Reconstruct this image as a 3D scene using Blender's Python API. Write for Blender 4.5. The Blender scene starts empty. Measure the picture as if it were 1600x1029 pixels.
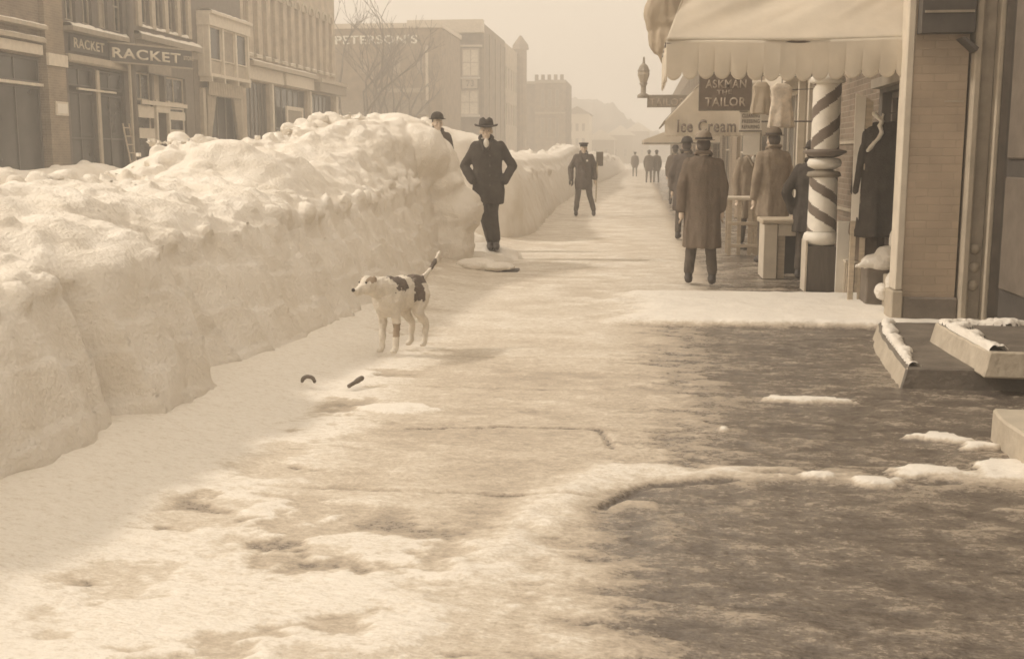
import bpy, bmesh, math, random
import numpy as np
from mathutils import Vector, Matrix
random.seed(7)
R = math.radians
PI = math.pi
S = bpy.context.scene
COL = S.collection

# ------------------------------------------------------------------ camera
F = 1750.0; CH = 1.48
PITCH = math.atan(272 / F); YAW = math.atan(200 / F * math.cos(PITCH))
cam = bpy.data.cameras.new("camera"); cam.lens = F / 1600 * 36; cam.sensor_width = 36
cam.clip_start = 0.05; cam.clip_end = 3000
camo = bpy.data.objects.new("camera", cam); COL.objects.link(camo)
camo.location = (0, 0, CH); camo.rotation_euler = (PI / 2 - PITCH, 0, YAW)
S.camera = camo
cam.dof.use_dof = True; cam.dof.focus_distance = 12.0; cam.dof.aperture_fstop = 11

# ------------------------------------------------------------------ world, sun
SUN_EL = 40.0; SUN_AZ = 268.0          # compass from +Y, clockwise: from the left, a little behind the camera
w = bpy.data.worlds.new("World"); S.world = w; w.use_nodes = True
nt = w.node_tree; nt.nodes.clear()
def N(nt, t, **k):
    n = nt.nodes.new(t)
    for a, b in k.items(): setattr(n, a, b)
    return n
sky = N(nt, 'ShaderNodeTexSky', sky_type='NISHITA', sun_disc=False)
sky.sun_elevation = R(SUN_EL); sky.sun_rotation = R(SUN_AZ); sky.dust_density = 4
bw = N(nt, 'ShaderNodeRGBToBW'); pw = N(nt, 'ShaderNodeMath', operation='POWER'); pw.inputs[1].default_value = -0.35
ml = N(nt, 'ShaderNodeMath', operation='MULTIPLY'); ml.inputs[1].default_value = 6.5
tint = N(nt, 'ShaderNodeVectorMath', operation='SCALE'); tint.inputs[0].default_value = (1.0, 0.862, 0.705)
bg = N(nt, 'ShaderNodeBackground'); bg.inputs['Strength'].default_value = 0.15
out = N(nt, 'ShaderNodeOutputWorld')
L = nt.links.new
L(sky.outputs[0], bw.inputs[0]); L(bw.outputs[0], pw.inputs[0]); L(pw.outputs[0], ml.inputs[0])
L(ml.outputs[0], tint.inputs['Scale']); L(tint.outputs[0], bg.inputs['Color']); L(bg.outputs[0], out.inputs[0])
sl = bpy.data.lights.new("sun", 'SUN'); sl.energy = 2.15; sl.angle = R(5.0); sl.color = (1, 0.90, 0.78)
so = bpy.data.objects.new("sun", sl); COL.objects.link(so)
sd = Vector((math.sin(R(SUN_AZ)) * math.cos(R(SUN_EL)), math.cos(R(SUN_AZ)) * math.cos(R(SUN_EL)), math.sin(R(SUN_EL))))
so.rotation_euler = sd.to_track_quat('Z', 'Y').to_euler(); so.location = (-20, -5, 20)
S.view_settings.view_transform = 'Standard'; S.view_settings.look = 'None'
S.view_settings.exposure = 0.42; S.view_settings.gamma = 1.0
S.cycles.filter_width = 1.6
S.cycles.volume_bounces = 1
S.cycles.volume_step_rate = 4
S.cycles.max_bounces = 6; S.cycles.use_denoising = True

# ------------------------------------------------------------------ numpy noise
_rng = np.random.RandomState(3)
_L = _rng.rand(32, 32, 32)
def vnoise(P):
    P = np.asarray(P, float); i = np.floor(P).astype(int); f = P - i; f = f * f * (3 - 2 * f)
    r = 0
    for a in (0, 1):
        for b in (0, 1):
            for c in (0, 1):
                wgt = (f[:, 0] if a else 1 - f[:, 0]) * (f[:, 1] if b else 1 - f[:, 1]) * (f[:, 2] if c else 1 - f[:, 2])
                r = r + wgt * _L[(i[:, 0] + a) % 32, (i[:, 1] + b) % 32, (i[:, 2] + c) % 32]
    return r * 2 - 1
def fbm(P, o=4, g=0.5):
    P = np.asarray(P, float); r = 0; a = 1; t = 0
    for k in range(o):
        r = r + a * vnoise(P * 2 ** k + 17.3 * k); t += a; a *= g
    return r / t
def sstep(a, b, x): 
    t = np.clip((x - a) / (b - a), 0, 1); return t * t * (3 - 2 * t)

# ------------------------------------------------------------------ pixel -> place (how the photo was measured)
def ray(px, py):
    u = (px - 800) / F; v = -(py - 514.5) / F
    cy, sy, cp, sp = math.cos(YAW), math.sin(YAW), math.cos(PITCH), math.sin(PITCH)
    return (-sy * cp + u * cy - v * sy * sp, cy * cp + u * sy + v * cy * sp, -sp + v * cp)
def G(px, py, z=0):
    d = ray(px, py); t = (z - CH) / d[2]; return (t * d[0], t * d[1])
def AY(px, py, Y):
    d = ray(px, py); t = Y / d[1]; return (t * d[0], CH + t * d[2])
def AX(px, py, X):
    d = ray(px, py); t = X / d[0]; return (t * d[1], CH + t * d[2])

# ------------------------------------------------------------------ materials
MATS = {}
def mat(name, c, rough=0.8, var=0.18, scale=6.0, bump=0.15, bscale=30.0, c2=None, transl=0.0, stretch=(1, 1, 1), metal=0.0, spec=0.4):
    if name in MATS: return MATS[name]
    m = bpy.data.materials.new(name); m.use_nodes = True; MATS[name] = m
    t = m.node_tree; b = t.nodes['Principled BSDF']
    tc = N(t, 'ShaderNodeTexCoord'); mp = N(t, 'ShaderNodeMapping'); mp.inputs['Scale'].default_value = stretch
    t.links.new(tc.outputs['Object'], mp.inputs[0])
    n = N(t, 'ShaderNodeTexNoise'); n.inputs['Scale'].default_value = scale; n.inputs['Detail'].default_value = 6
    n.inputs['Roughness'].default_value = 0.6
    t.links.new(mp.outputs[0], n.inputs['Vector'])
    r = N(t, 'ShaderNodeValToRGB'); r.color_ramp.elements[0].position = 0.3; r.color_ramp.elements[1].position = 0.7
    lo = c2 if c2 else tuple(x * (1 - var) for x in c); hi = c if c2 else tuple(min(1, x * (1 + var)) for x in c)
    r.color_ramp.elements[0].color = (*lo, 1); r.color_ramp.elements[1].color = (*hi, 1)
    t.links.new(n.outputs[0], r.inputs[0]); t.links.new(r.outputs[0], b.inputs['Base Color'])
    b.inputs['Roughness'].default_value = rough; b.inputs['Metallic'].default_value = metal
    b.inputs['Specular IOR Level'].default_value = spec
    if bump:
        n2 = N(t, 'ShaderNodeTexNoise'); n2.inputs['Scale'].default_value = bscale; n2.inputs['Detail'].default_value = 5
        t.links.new(mp.outputs[0], n2.inputs['Vector'])
        bp = N(t, 'ShaderNodeBump'); bp.inputs['Strength'].default_value = bump; bp.inputs['Distance'].default_value = 0.02
        t.links.new(n2.outputs[0], bp.inputs['Height']); t.links.new(bp.outputs[0], b.inputs['Normal'])
    if transl:
        tr = N(t, 'ShaderNodeBsdfTranslucent'); mx = N(t, 'ShaderNodeMixShader'); mx.inputs[0].default_value = transl
        t.links.new(r.outputs[0], tr.inputs[0]); t.links.new(b.outputs[0], mx.inputs[1]); t.links.new(tr.outputs[0], mx.inputs[2])
        t.links.new(mx.outputs[0], t.nodes['Material Output'].inputs[0])
    return m
def brick(name, c, c2, mortar, sc=1.0, axis='x'):
    if name in MATS: return MATS[name]
    m = bpy.data.materials.new(name); m.use_nodes = True; MATS[name] = m
    t = m.node_tree; b = t.nodes['Principled BSDF']; b.inputs['Roughness'].default_value = 0.9
    b.inputs['Specular IOR Level'].default_value = 0.2
    tc = N(t, 'ShaderNodeTexCoord'); sp = N(t, 'ShaderNodeSeparateXYZ'); cb = N(t, 'ShaderNodeCombineXYZ')
    t.links.new(tc.outputs['Object'], sp.inputs[0]); ad = N(t, 'ShaderNodeMath', operation='ADD')
    t.links.new(sp.outputs[0], ad.inputs[0]); t.links.new(sp.outputs[1], ad.inputs[1])
    t.links.new(ad.outputs[0], cb.inputs[0]); t.links.new(sp.outputs[2], cb.inputs[1])
    k = N(t, 'ShaderNodeTexBrick'); k.inputs['Scale'].default_value = 1.0
    k.inputs['Brick Width'].default_value = 0.21 * sc; k.inputs['Row Height'].default_value = 0.07 * sc
    k.inputs['Mortar Size'].default_value = 0.007 * sc; k.inputs['Mortar Smooth'].default_value = 0.6
    k.inputs['Color1'].default_value = (*c, 1); k.inputs['Color2'].default_value = (*c2, 1); k.inputs['Mortar'].default_value = (*mortar, 1)
    t.links.new(cb.outputs[0], k.inputs['Vector'])
    n = N(t, 'ShaderNodeTexNoise'); n.inputs['Scale'].default_value = 1.7; n.inputs['Detail'].default_value = 7
    t.links.new(tc.outputs['Object'], n.inputs['Vector'])
    mr = N(t, 'ShaderNodeMapRange'); mr.inputs[1].default_value = 0.25; mr.inputs[2].default_value = 0.75
    mr.inputs[3].default_value = 0.72; mr.inputs[4].default_value = 1.2
    t.links.new(n.outputs[0], mr.inputs[0])
    vm = N(t, 'ShaderNodeVectorMath', operation='SCALE'); t.links.new(k.outputs[0], vm.inputs[0]); t.links.new(mr.outputs[0], vm.inputs['Scale'])
    t.links.new(vm.outputs[0], b.inputs['Base Color'])
    bp = N(t, 'ShaderNodeBump'); bp.inputs['Strength'].default_value = 0.4; bp.inputs['Distance'].default_value = 0.01
    t.links.new(k.outputs['Fac'], bp.inputs['Height']); bp.invert = True; t.links.new(bp.outputs[0], b.inputs['Normal'])
    return m

M_snow = mat('snow', (0.80, 0.755, 0.68), 0.85, c2=(0.70, 0.64, 0.55), scale=2.2, bump=0.35, bscale=22, spec=0.2)
M_snow2 = mat('snow_fresh', (0.84, 0.795, 0.725), 0.85, c2=(0.74, 0.68, 0.59), scale=3.2, bump=0.75, bscale=42, spec=0.2)
M_glass = mat('dark_glass', (0.055, 0.05, 0.045), 0.22, var=0.4, scale=1.2, bump=0.03, bscale=3, spec=0.5)
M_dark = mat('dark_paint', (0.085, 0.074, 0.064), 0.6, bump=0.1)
M_brown = mat('brown_paint', (0.17, 0.14, 0.112), 0.6, bump=0.1)
M_cream = mat('cream_paint', (0.62, 0.55, 0.45), 0.6, var=0.1, bump=0.1)
M_tan = mat('tan_paint', (0.42, 0.36, 0.28), 0.65, var=0.14, bump=0.1)
M_mid = mat('weathered_paint', (0.30, 0.255, 0.20), 0.7, bump=0.12)
M_stone = mat('sandstone', (0.50, 0.44, 0.35), 0.9, scale=3, bump=0.35, bscale=25)
M_wood = mat('weathered_wood', (0.50, 0.42, 0.32), 0.8, scale=5, stretch=(1, 1, 6), bump=0.3, bscale=14)
M_woodd = mat('dark_wood', (0.13, 0.11, 0.09), 0.7, scale=5, stretch=(4, 4, 0.6), bump=0.3, bscale=14)
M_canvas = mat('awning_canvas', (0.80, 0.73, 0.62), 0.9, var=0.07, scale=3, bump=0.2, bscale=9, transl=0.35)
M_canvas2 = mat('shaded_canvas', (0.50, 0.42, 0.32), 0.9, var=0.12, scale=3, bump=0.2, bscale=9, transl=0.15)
M_cwhite = mat('white_cloth', (0.76, 0.71, 0.62), 0.9, var=0.1, scale=8, bump=0.4, bscale=12)
M_metal = mat('iron', (0.12, 0.10, 0.085), 0.5, bump=0.05, metal=0.3)
M_skin = mat('skin', (0.66, 0.54, 0.43), 0.6, var=0.08, scale=20, bump=0.05)
M_coatk = mat('black_wool', (0.075, 0.064, 0.055), 0.95, var=0.25, scale=9, bump=0.4, bscale=60, spec=0.1)
M_coatn = mat('navy_wool', (0.115, 0.094, 0.08), 0.95, var=0.2, scale=9, bump=0.4, bscale=60, spec=0.1)
M_coatb = mat('brown_wool', (0.175, 0.138, 0.107), 0.95, var=0.10, scale=7, bump=0.4, bscale=60, spec=0.1)
M_coatt = mat('tan_wool', (0.31, 0.25, 0.19), 0.95, var=0.2, scale=7, bump=0.4, bscale=60, spec=0.1)
M_trous = mat('grey_trousers', (0.12, 0.10, 0.082), 0.95, var=0.2, scale=9, bump=0.3, bscale=60, spec=0.1)
M_hat = mat('felt_hat', (0.07, 0.06, 0.052), 0.9, bump=0.1, spec=0.15)
M_hatb = mat('brown_felt', (0.17, 0.135, 0.10), 0.9, bump=0.1, spec=0.15)
M_boot = mat('boot_leather', (0.06, 0.05, 0.043), 0.55, bump=0.1)
M_shirt = mat('shirt_white', (0.75, 0.70, 0.62), 0.8, var=0.05, bump=0.05)
M_pw = mat('pole_white', (0.84, 0.79, 0.70), 0.5, var=0.08, scale=10, bump=0.05)
M_pd = mat('pole_stripe', (0.19, 0.15, 0.12), 0.5, var=0.1, bump=0.05)
M_branch = mat('bark', (0.15, 0.12, 0.095), 0.95, bump=0.4)
M_letter = mat('letter_paint', (0.60, 0.54, 0.44), 0.7, var=0.1, bump=0)
M_letterd = mat('letter_dark', (0.18, 0.14, 0.11), 0.7, var=0.1, bump=0)
BR_r = brick('brick_brown', (0.26, 0.20, 0.15), (0.19, 0.15, 0.112), (0.33, 0.28, 0.22))
BR_l = brick('brick_pale', (0.34, 0.265, 0.19), (0.29, 0.23, 0.165), (0.36, 0.30, 0.23))
BR_m = brick('brick_mid', (0.28, 0.22, 0.16), (0.23, 0.18, 0.13), (0.34, 0.28, 0.21))
BR_w = brick('brick_painted', (0.50, 0.42, 0.33), (0.45, 0.38, 0.29), (0.55, 0.48, 0.38))
BR_p = brick('brick_pier', (0.47, 0.375, 0.285), (0.43, 0.345, 0.26), (0.43, 0.35, 0.265))

# ------------------------------------------------------------------ objects
def tag(o, label=None, cat=None, group=None, kind=None):
    if label: o['label'] = label
    if cat: o['category'] = cat
    if group: o['group'] = group
    if kind: o['kind'] = kind
    return o
def thing(name, label, cat, loc=(0, 0, 0), rz=0, group=None):
    o = bpy.data.objects.new(name, None); COL.objects.link(o); o.location = loc; o.rotation_euler = (0, 0, rz)
    o.empty_display_size = 0.2
    return tag(o, label, cat, group)
def smooth(me):
    me.polygons.foreach_set('use_smooth', [True] * len(me.polygons))
def obj(name, bm, m, parent=None, sm=False):
    if isinstance(bm, bpy.types.Mesh): me = bm
    else:
        me = bpy.data.meshes.new(name); bm.to_mesh(me); bm.free()
    me.name = name
    if m is not None:
        if len(me.materials): me.materials.clear()
        for x in (m if isinstance(m, (list, tuple)) else [m]): me.materials.append(x)
    if sm: smooth(me)
    o = bpy.data.objects.new(name, me); COL.objects.link(o)
    if parent is not None: o.parent = parent
    return o
def B(): return bmesh.new()
FACES = ((0, 1, 3, 2), (4, 6, 7, 5), (0, 4, 5, 1), (2, 3, 7, 6), (0, 2, 6, 4), (1, 5, 7, 3))
def hexa(bm, pts):
    v = [bm.verts.new(p) for p in pts]
    fs = [bm.faces.new([v[i] for i in f]) for f in FACES]
    bmesh.ops.recalc_face_normals(bm, faces=fs)
def box(bm, x0, x1, y0, y1, z0, z1):
    hexa(bm, [(x, y, z) for x in (x0, x1) for y in (y0, y1) for z in (z0, z1)])
    return bm
def bevel(bm, wd=0.006):
    bmesh.ops.bevel(bm, geom=bm.edges[:], offset=wd, segments=1, affect='EDGES'); return bm
def cap(bm, p0, p1, r0, r1, seg=14, ends=True):
    p0 = Vector(p0); p1 = Vector(p1); d = p1 - p0; ln = d.length
    q = d.to_track_quat('Z', 'Y').to_matrix().to_4x4()
    bmesh.ops.create_cone(bm, cap_ends=True, segments=seg, radius1=r0, radius2=r1, depth=ln,
                          matrix=Matrix.Translation((p0 + p1) / 2) @ q)
    if ends:
        for p, r in ((p0, r0), (p1, r1)):
            bmesh.ops.create_uvsphere(bm, u_segments=seg, v_segments=8, radius=r, matrix=Matrix.Translation(p))
def ell(bm, c, r, rot=None, seg=20):
    m = Matrix.Translation(c)
    if rot: m = m @ rot
    m = m @ Matrix.Diagonal((*r, 1))
    bmesh.ops.create_uvsphere(bm, u_segments=seg, v_segments=12, radius=1, matrix=m)
def rod(bm, p0, p1, r, seg=8): cap(bm, p0, p1, r, r, seg, False)
def lathe(bm, prof, c=(0, 0, 0), seg=28):
    rings = []
    for r, z in prof:
        rings.append([bm.verts.new((c[0] + r * math.cos(2 * PI * i / seg), c[1] + r * math.sin(2 * PI * i / seg), c[2] + z)) for i in range(seg)])
    for a, b in zip(rings, rings[1:]):
        for i in range(seg): bm.faces.new((a[i], a[(i + 1) % seg], b[(i + 1) % seg], b[i]))
    bm.faces.new(rings[0][::-1]); bm.faces.new(rings[-1])
def remesh(bm, vox, it=2):
    me = bpy.data.meshes.new('tmp'); bm.to_mesh(me); bm.free()
    o = bpy.data.objects.new('tmp', me); COL.objects.link(o)
    r = o.modifiers.new('r', 'REMESH'); r.mode = 'VOXEL'; r.voxel_size = vox
    if it:
        s = o.modifiers.new('s', 'SMOOTH'); s.factor = 0.5; s.iterations = it
    dg = bpy.context.evaluated_depsgraph_get(); dg.update()
    n = bpy.data.meshes.new_from_object(o.evaluated_get(dg))
    bpy.data.objects.remove(o); bpy.data.meshes.remove(me)
    smooth(n); return n
def verts(me):
    a = np.empty(len(me.vertices) * 3); me.vertices.foreach_get('co', a); return a.reshape(-1, 3)
def norms(me):
    a = np.empty(len(me.vertices) * 3); me.vertices.foreach_get('normal', a); return a.reshape(-1, 3)
def setv(me, v): me.vertices.foreach_set('co', v.ravel()); me.update()
def grid(xs, ys, f):
    """mesh over a parameter grid; f(U,V)->(N,3)"""
    U, V = np.meshgrid(xs, ys); P = f(U.ravel(), V.ravel()); nx, ny = len(xs), len(ys)
    i = np.arange(nx * ny).reshape(ny, nx)
    q = np.stack([i[:-1, :-1], i[:-1, 1:], i[1:, 1:], i[1:, :-1]], -1).reshape(-1, 4)
    me = bpy.data.meshes.new('grid'); me.from_pydata([tuple(p) for p in P], [], [tuple(int(k) for k in a) for a in q]); smooth(me)
    return me
def solid(o, t):
    s = o.modifiers.new('thickness', 'SOLIDIFY'); s.thickness = t; s.offset = 0
def textmesh(s, wd, ht, ext=0.01):
    c = bpy.data.curves.new('t', 'FONT'); c.body = s; c.size = 1; c.extrude = 0; c.offset = 0.022
    c.space_character = 1.1; c.align_x = 'LEFT'
    o = bpy.data.objects.new('t', c); COL.objects.link(o)
    dg = bpy.context.evaluated_depsgraph_get(); dg.update()
    me = bpy.data.meshes.new_from_object(o.evaluated_get(dg)); bpy.data.objects.remove(o)
    v = verts(me); lo = v.min(0); hi = v.max(0)
    v = (v - lo) / np.maximum(hi - lo, 1e-6) * np.array([wd, ht, 0]); setv(me, v)
    bm = bmesh.new(); bm.from_mesh(me)
    r = bmesh.ops.extrude_face_region(bm, geom=bm.faces[:])
    for g in r['geom']:
        if isinstance(g, bmesh.types.BMVert): g.co.z += ext
    bm.to_mesh(me); bm.free(); return me
def place_text(s, wd, ht, origin, xdir, ydir, m, parent, ext=0.01, name='lettering'):
    me = textmesh(s, wd, ht, ext); X = Vector(xdir).normalized(); Y = Vector(ydir).normalized(); Z = X.cross(Y)
    mt = Matrix((X, Y, Z)).transposed().to_4x4(); mt.translation = Vector(origin); me.transform(mt)
    return obj(name, me, m, parent)

# ================================================================== THE SETTING
# -- ground, street
def plane(name, x0, x1, y0, y1, z, m):
    bm = B(); v = [bm.verts.new(p) for p in ((x0, y0, z), (x1, y0, z), (x1, y1, z), (x0, y1, z))]; bm.faces.new(v)
    o = obj(name, bm, m); tag(o, kind='structure'); return o
plane('ground', -420, 300, -30, 520, -0.06, M_snow)
plane('street', -13.2, -3.0, -12, 260, -0.05, mat('street_snow', (0.70, 0.64, 0.55), 0.9, c2=(0.50, 0.43, 0.34), scale=0.6, bump=0.4, bscale=6))
plane('far_sidewalk', -17.2, -13.2, -5, 70, -0.02, M_snow)

# -- sidewalk with slush, ice and bare wet paving
def side_mat():
    m = bpy.data.materials.new('sidewalk_slush'); m.use_nodes = True; t = m.node_tree; b = t.nodes['Principled BSDF']
    at = N(t, 'ShaderNodeAttribute', attribute_name='snow'); tc = N(t, 'ShaderNodeTexCoord')
    mp = N(t, 'ShaderNodeMapping'); mp.inputs['Scale'].default_value = (1.0, 1.7, 1); t.links.new(tc.outputs['Object'], mp.inputs[0])
    n = N(t, 'ShaderNodeTexNoise'); n.inputs['Scale'].default_value = 19; n.inputs['Detail'].default_value = 9; n.inputs['Roughness'].default_value = 0.74
    t.links.new(mp.outputs[0], n.inputs['Vector'])
    s1 = N(t, 'ShaderNodeMath', operation='SUBTRACT'); s1.inputs[1].default_value = 0.5; t.links.new(n.outputs[0], s1.inputs[0])
    s2 = N(t, 'ShaderNodeMath', operation='MULTIPLY'); s2.inputs[1].default_value = 0.85; t.links.new(s1.outputs[0], s2.inputs[0])
    ad = N(t, 'ShaderNodeMath', operation='ADD'); t.links.new(at.outputs['Fac'], ad.inputs[0]); t.links.new(s2.outputs[0], ad.inputs[1])
    nf = N(t, 'ShaderNodeTexNoise'); nf.inputs['Scale'].default_value = 62; nf.inputs['Detail'].default_value = 5; nf.inputs['Roughness'].default_value = 0.7
    t.links.new(mp.outputs[0], nf.inputs['Vector'])
    s3 = N(t, 'ShaderNodeMath', operation='MULTIPLY_ADD'); s3.inputs[1].default_value = 0.55; s3.inputs[2].default_value = -0.275
    t.links.new(nf.outputs[0], s3.inputs[0]); ad2 = N(t, 'ShaderNodeMath', operation='ADD'); t.links.new(ad.outputs[0], ad2.inputs[0]); t.links.new(s3.outputs[0], ad2.inputs[1]); ad = ad2
    r = N(t, 'ShaderNodeValToRGB'); e = r.color_ramp.elements
    e[0].position = 0.0; e[0].color = (0.11, 0.09, 0.074, 1); e[1].position = 1.0; e[1].color = (0.82, 0.775, 0.70, 1)
    for p, c in ((0.22, (0.20, 0.168, 0.135)), (0.40, (0.40, 0.335, 0.262)), (0.56, (0.55, 0.475, 0.38)), (0.72, (0.66, 0.595, 0.50)), (0.86, (0.79, 0.74, 0.66))):
        k = e.new(p); k.color = (*c, 1)
    t.links.new(ad.outputs[0], r.inputs[0]); t.links.new(r.outputs[0], b.inputs['Base Color'])
    rr = N(t, 'ShaderNodeMapRange'); rr.inputs[1].default_value = 0.22; rr.inputs[2].default_value = 0.58; rr.inputs[3].default_value = 0.15; rr.inputs[4].default_value = 0.85
    t.links.new(ad.outputs[0], rr.inputs[0]); t.links.new(rr.outputs[0], b.inputs['Roughness'])
    b.inputs['Specular IOR Level'].default_value = 0.5
    n2 = N(t, 'ShaderNodeTexNoise'); n2.inputs['Scale'].default_value = 34; n2.inputs['Detail'].default_value = 6
    t.links.new(mp.outputs[0], n2.inputs['Vector'])
    bp = N(t, 'ShaderNodeBump'); bp.inputs['Strength'].default_value = 0.6; bp.inputs['Distance'].default_value = 0.015
    t.links.new(n2.outputs[0], bp.inputs['Height']); t.links.new(bp.outputs[0], b.inputs['Normal'])
    return m
M_side = side_mat()
def polydist(x, y, pts):
    d = np.full(x.shape, 1e9)
    for (ax, ay), (bx, by) in zip(pts, pts[1:]):
        vx, vy = bx - ax, by - ay; t = np.clip(((x - ax) * vx + (y - ay) * vy) / (vx * vx + vy * vy), 0, 1)
        d = np.minimum(d, np.hypot(x - ax - t * vx, y - ay - t * vy))
    return d
RIDGE = [G(*p) for p in ((560, 1010), (700, 925), (800, 850), (880, 775), (960, 738), (1100, 742), (1250, 738), (1400, 748), (1600, 748))]
CRACK = [G(*p) for p in ((940, 790), (1000, 762), (1080, 752), (1150, 750))]
CRACK2 = [G(*p) for p in ((640, 670), (800, 666), (935, 670), (958, 700))]
def side_field(x, y):
    n1 = fbm(np.stack([x * 0.9, y * 1.2, 0 * x], -1), 4); n2 = fbm(np.stack([x * 3.1, y * 4.4, 0 * x + 5], -1), 4, 0.6)
    n3 = fbm(np.stack([x * 7, y * 13, 0 * x + 9], -1), 3, 0.6); n4 = fbm(np.stack([x * 2.2, y * 3.0, 0 * x + 3], -1), 5, 0.6)
    s = 0.55 + 0.10 * n1 + 0.14 * n2 + 0.08 * n3 + 0.16 * fbm(np.stack([x * 6.5, y * 14, 0 * x + 21], -1), 5, 0.75)
    # loose patchy snow next to the bank and over the near left
    n7 = fbm(np.stack([x * 3.0 + .4 * n1, y * 5.2, 0 * x + 33], -1), 5, 0.62)
    pat = 0.86 + 0.10 * n2 - 0.34 * sstep(0.13, 0.24, n7 + 0.1 * n3) - .20 * sstep(.16, .30, n4)
    near = sstep(4.7, 4.25, y + 0.35 * n1 + 0.25 * np.clip(x + 0.6, -1, 1)) * sstep(0.1, -0.4, x - 0.12 * (y - 3.5) + 0.3 * n2)
    edge = sstep(-1.15, -1.75, x + 0.25 * n2 + 0.18 * n1)
    k = np.maximum(near, edge); s = s * (1 - k) + pat * k
    # packed light snow in the middle distance
    mid = sstep(7.8, 9.3, y + 0.8 * n1) * sstep(0.25, -0.3, x + 0.25 * n2) * (0.75 + 0.4 * n2)
    s = s * (1 - mid) + (0.72 + 0.14 * n2) * mid
    # smooth shovelled snow at the foot of the bank
    ft = sstep(-1.80, -2.02, x + 0.10 * n2 - 0.04 * (y - 6)); ft = np.where(y > 9, sstep(-2.1, -2.35, x + 0.1 * n2), ft)
    s = s * (1 - ft) + 0.88 * ft
    # bare wet paving
    n6 = fbm(np.stack([x * 6, y * 14, 0 * x + 12], -1), 5, 0.72)
    wet = sstep(0.02, 0.42, x + 0.62 * n6 + 0.2 * n1 + 0.16 * n2 + 0.10 * n3 - 0.10 * (y - 6) * (y < 6)) * sstep(9.95, 9.85, y + 0.04 * n2)
    wet2 = sstep(-0.7, 0.35, x + 0.3 * n1 + 0.2 * n2 + .7 * n6) * sstep(4.9, 4.5, y)
    wet = np.maximum(wet, wet2 * 0.85)
    n5 = fbm(np.stack([x * 7.5, y * 15, 0 * x + 2], -1), 5, 0.75)
    wv = 0.16 + 0.16 * n2 + 0.10 * n3 + 0.34 * n5 + 0.14 * sstep(1.0, 0.3, x) * sstep(5, 6, y)
    s = s * (1 - wet) + wv * wet
    # ridge of slush, cracks and joints
    rd = polydist(x + 0.07 * n2, y + 0.10 * n2, RIDGE); rg = sstep(0.22, 0.02, rd + 0.10 * n2 + .08 * n3) * np.clip(0.7 + 0.9 * n1 + 0.9 * n3, 0.05, 1)
    s = s * (1 - rg) + 0.80 * rg
    ck = np.maximum(sstep(0.035, 0.01, polydist(x, y + 0.05 * n2, CRACK)), sstep(0.022, 0.006, polydist(x, y + 0.03 * n2, CRACK2)) * 0.8)
    jn = np.zeros_like(x)
    for jy in (3.62, 4.75, 5.98, 7.02, 8.12, 9.3): jn = np.maximum(jn, sstep(0.022, 0.006, abs(y + 0.012 * n1 - jy)) * np.clip(0.35 + 1.6 * n1, 0, 1) * (x > -1.7))
    for jx in (1.9,): jn = np.maximum(jn, sstep(0.014, 0.004, abs(x + 0.012 * n1 - jx)) * np.clip(0.1 + 1.6 * n1, 0, 0.8))
    s = s - 0.42 * ck - 0.28 * jn * (1 - ft)
    # thin streak and clods of snow on the wet part
    def blob(cx, cy, rx, ry, v=0.95):
        nonlocal s, hgt
        d = np.hypot((x - cx) / rx, (y - cy) / ry) + 0.9 * n2 + 1.1 * n3
        k = sstep(1.15, 0.8, d); s = s * (1 - k) + v * k; hgt = hgt + 0.007 * k
    hgt = np.zeros_like(x)
    for px, py, rx, ry in ((1255, 624, 0.24, 0.07), (1478, 686, 0.11, 0.09), (1350, 752, 0.12, 0.07), (1470, 738, 0.18, 0.06), (1560, 735, 0.14, 0.18),
                           (1440, 735, 0.06, 0.05), (1290, 745, 0.1, 0.04), (1130, 672, 0.03, 0.05), (1530, 697, 0.1, 0.05), (560, 588, 0.14, 0.16), (620, 640, 0.16, 0.12)):
        c = G(px, py); blob(c[0], c[1], rx, ry)
    # bright strip of snow left across the walk
    st = sstep(9.82, 9.92, y + 0.05 * n2 + 0.04 * n3) * sstep(12.25, 12.0, y + 0.12 * n2) * sstep(-0.55, 0.25, x + 0.3 * n2)
    s = s * (1 - st) + (0.97 + 0.05 * n2) * st
    # beyond it
    far = sstep(12.0, 12.4, y + 0.12 * n2)
    fr = sstep(0.55, 0.95, x + 0.25 * n2)
    fv = (0.70 + 0.22 * n2 + 0.12 * n3) * (1 - fr) + (0.24 + 0.26 * n2 + 0.16 * n3) * fr
    s = s * (1 - far) + fv * far
    s = np.clip(s, 0.0, 1.0)
    hgt = hgt + 0.030 * (s - 0.5) * (1 - ft) + 0.05 * st * (0.8 + 0.3 * n2) + 0.010 * rg * (1 + n3) + 0.006 * n3 + 0.010 * (s - .5) * n2 - 0.010 * jn - 0.005 * ck
    hgt = hgt + 0.12 * sstep(-1.75, -2.75, x) + 0.012 * n2 * ft
    return s, hgt
def sidewalk(xs, ys, name='sidewalk', zoff=0.03):
    store = {}
    def f(U, V):
        s, h = side_field(U, V); store['s'] = s
        return np.stack([U, V, h + zoff - 0.03], -1)
    me = grid(xs, ys, f)
    a = me.attributes.new('snow', 'FLOAT', 'POINT'); a.data.foreach_set('value', store['s'])
    o = obj(name, me, M_side); tag(o, kind='structure'); return o
sidewalk(np.arange(-3.2, 3.06, 0.0225), np.concatenate([np.arange(2.0, 6, 0.018), np.arange(6, 10, 0.026), np.arange(10, 16.01, 0.04)]))
sidewalk(np.arange(-3.2, 3.06, 0.06), np.concatenate([np.arange(15.99, 30, 0.1), np.arange(30, 120, 0.6)]), 'sidewalk')

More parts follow.
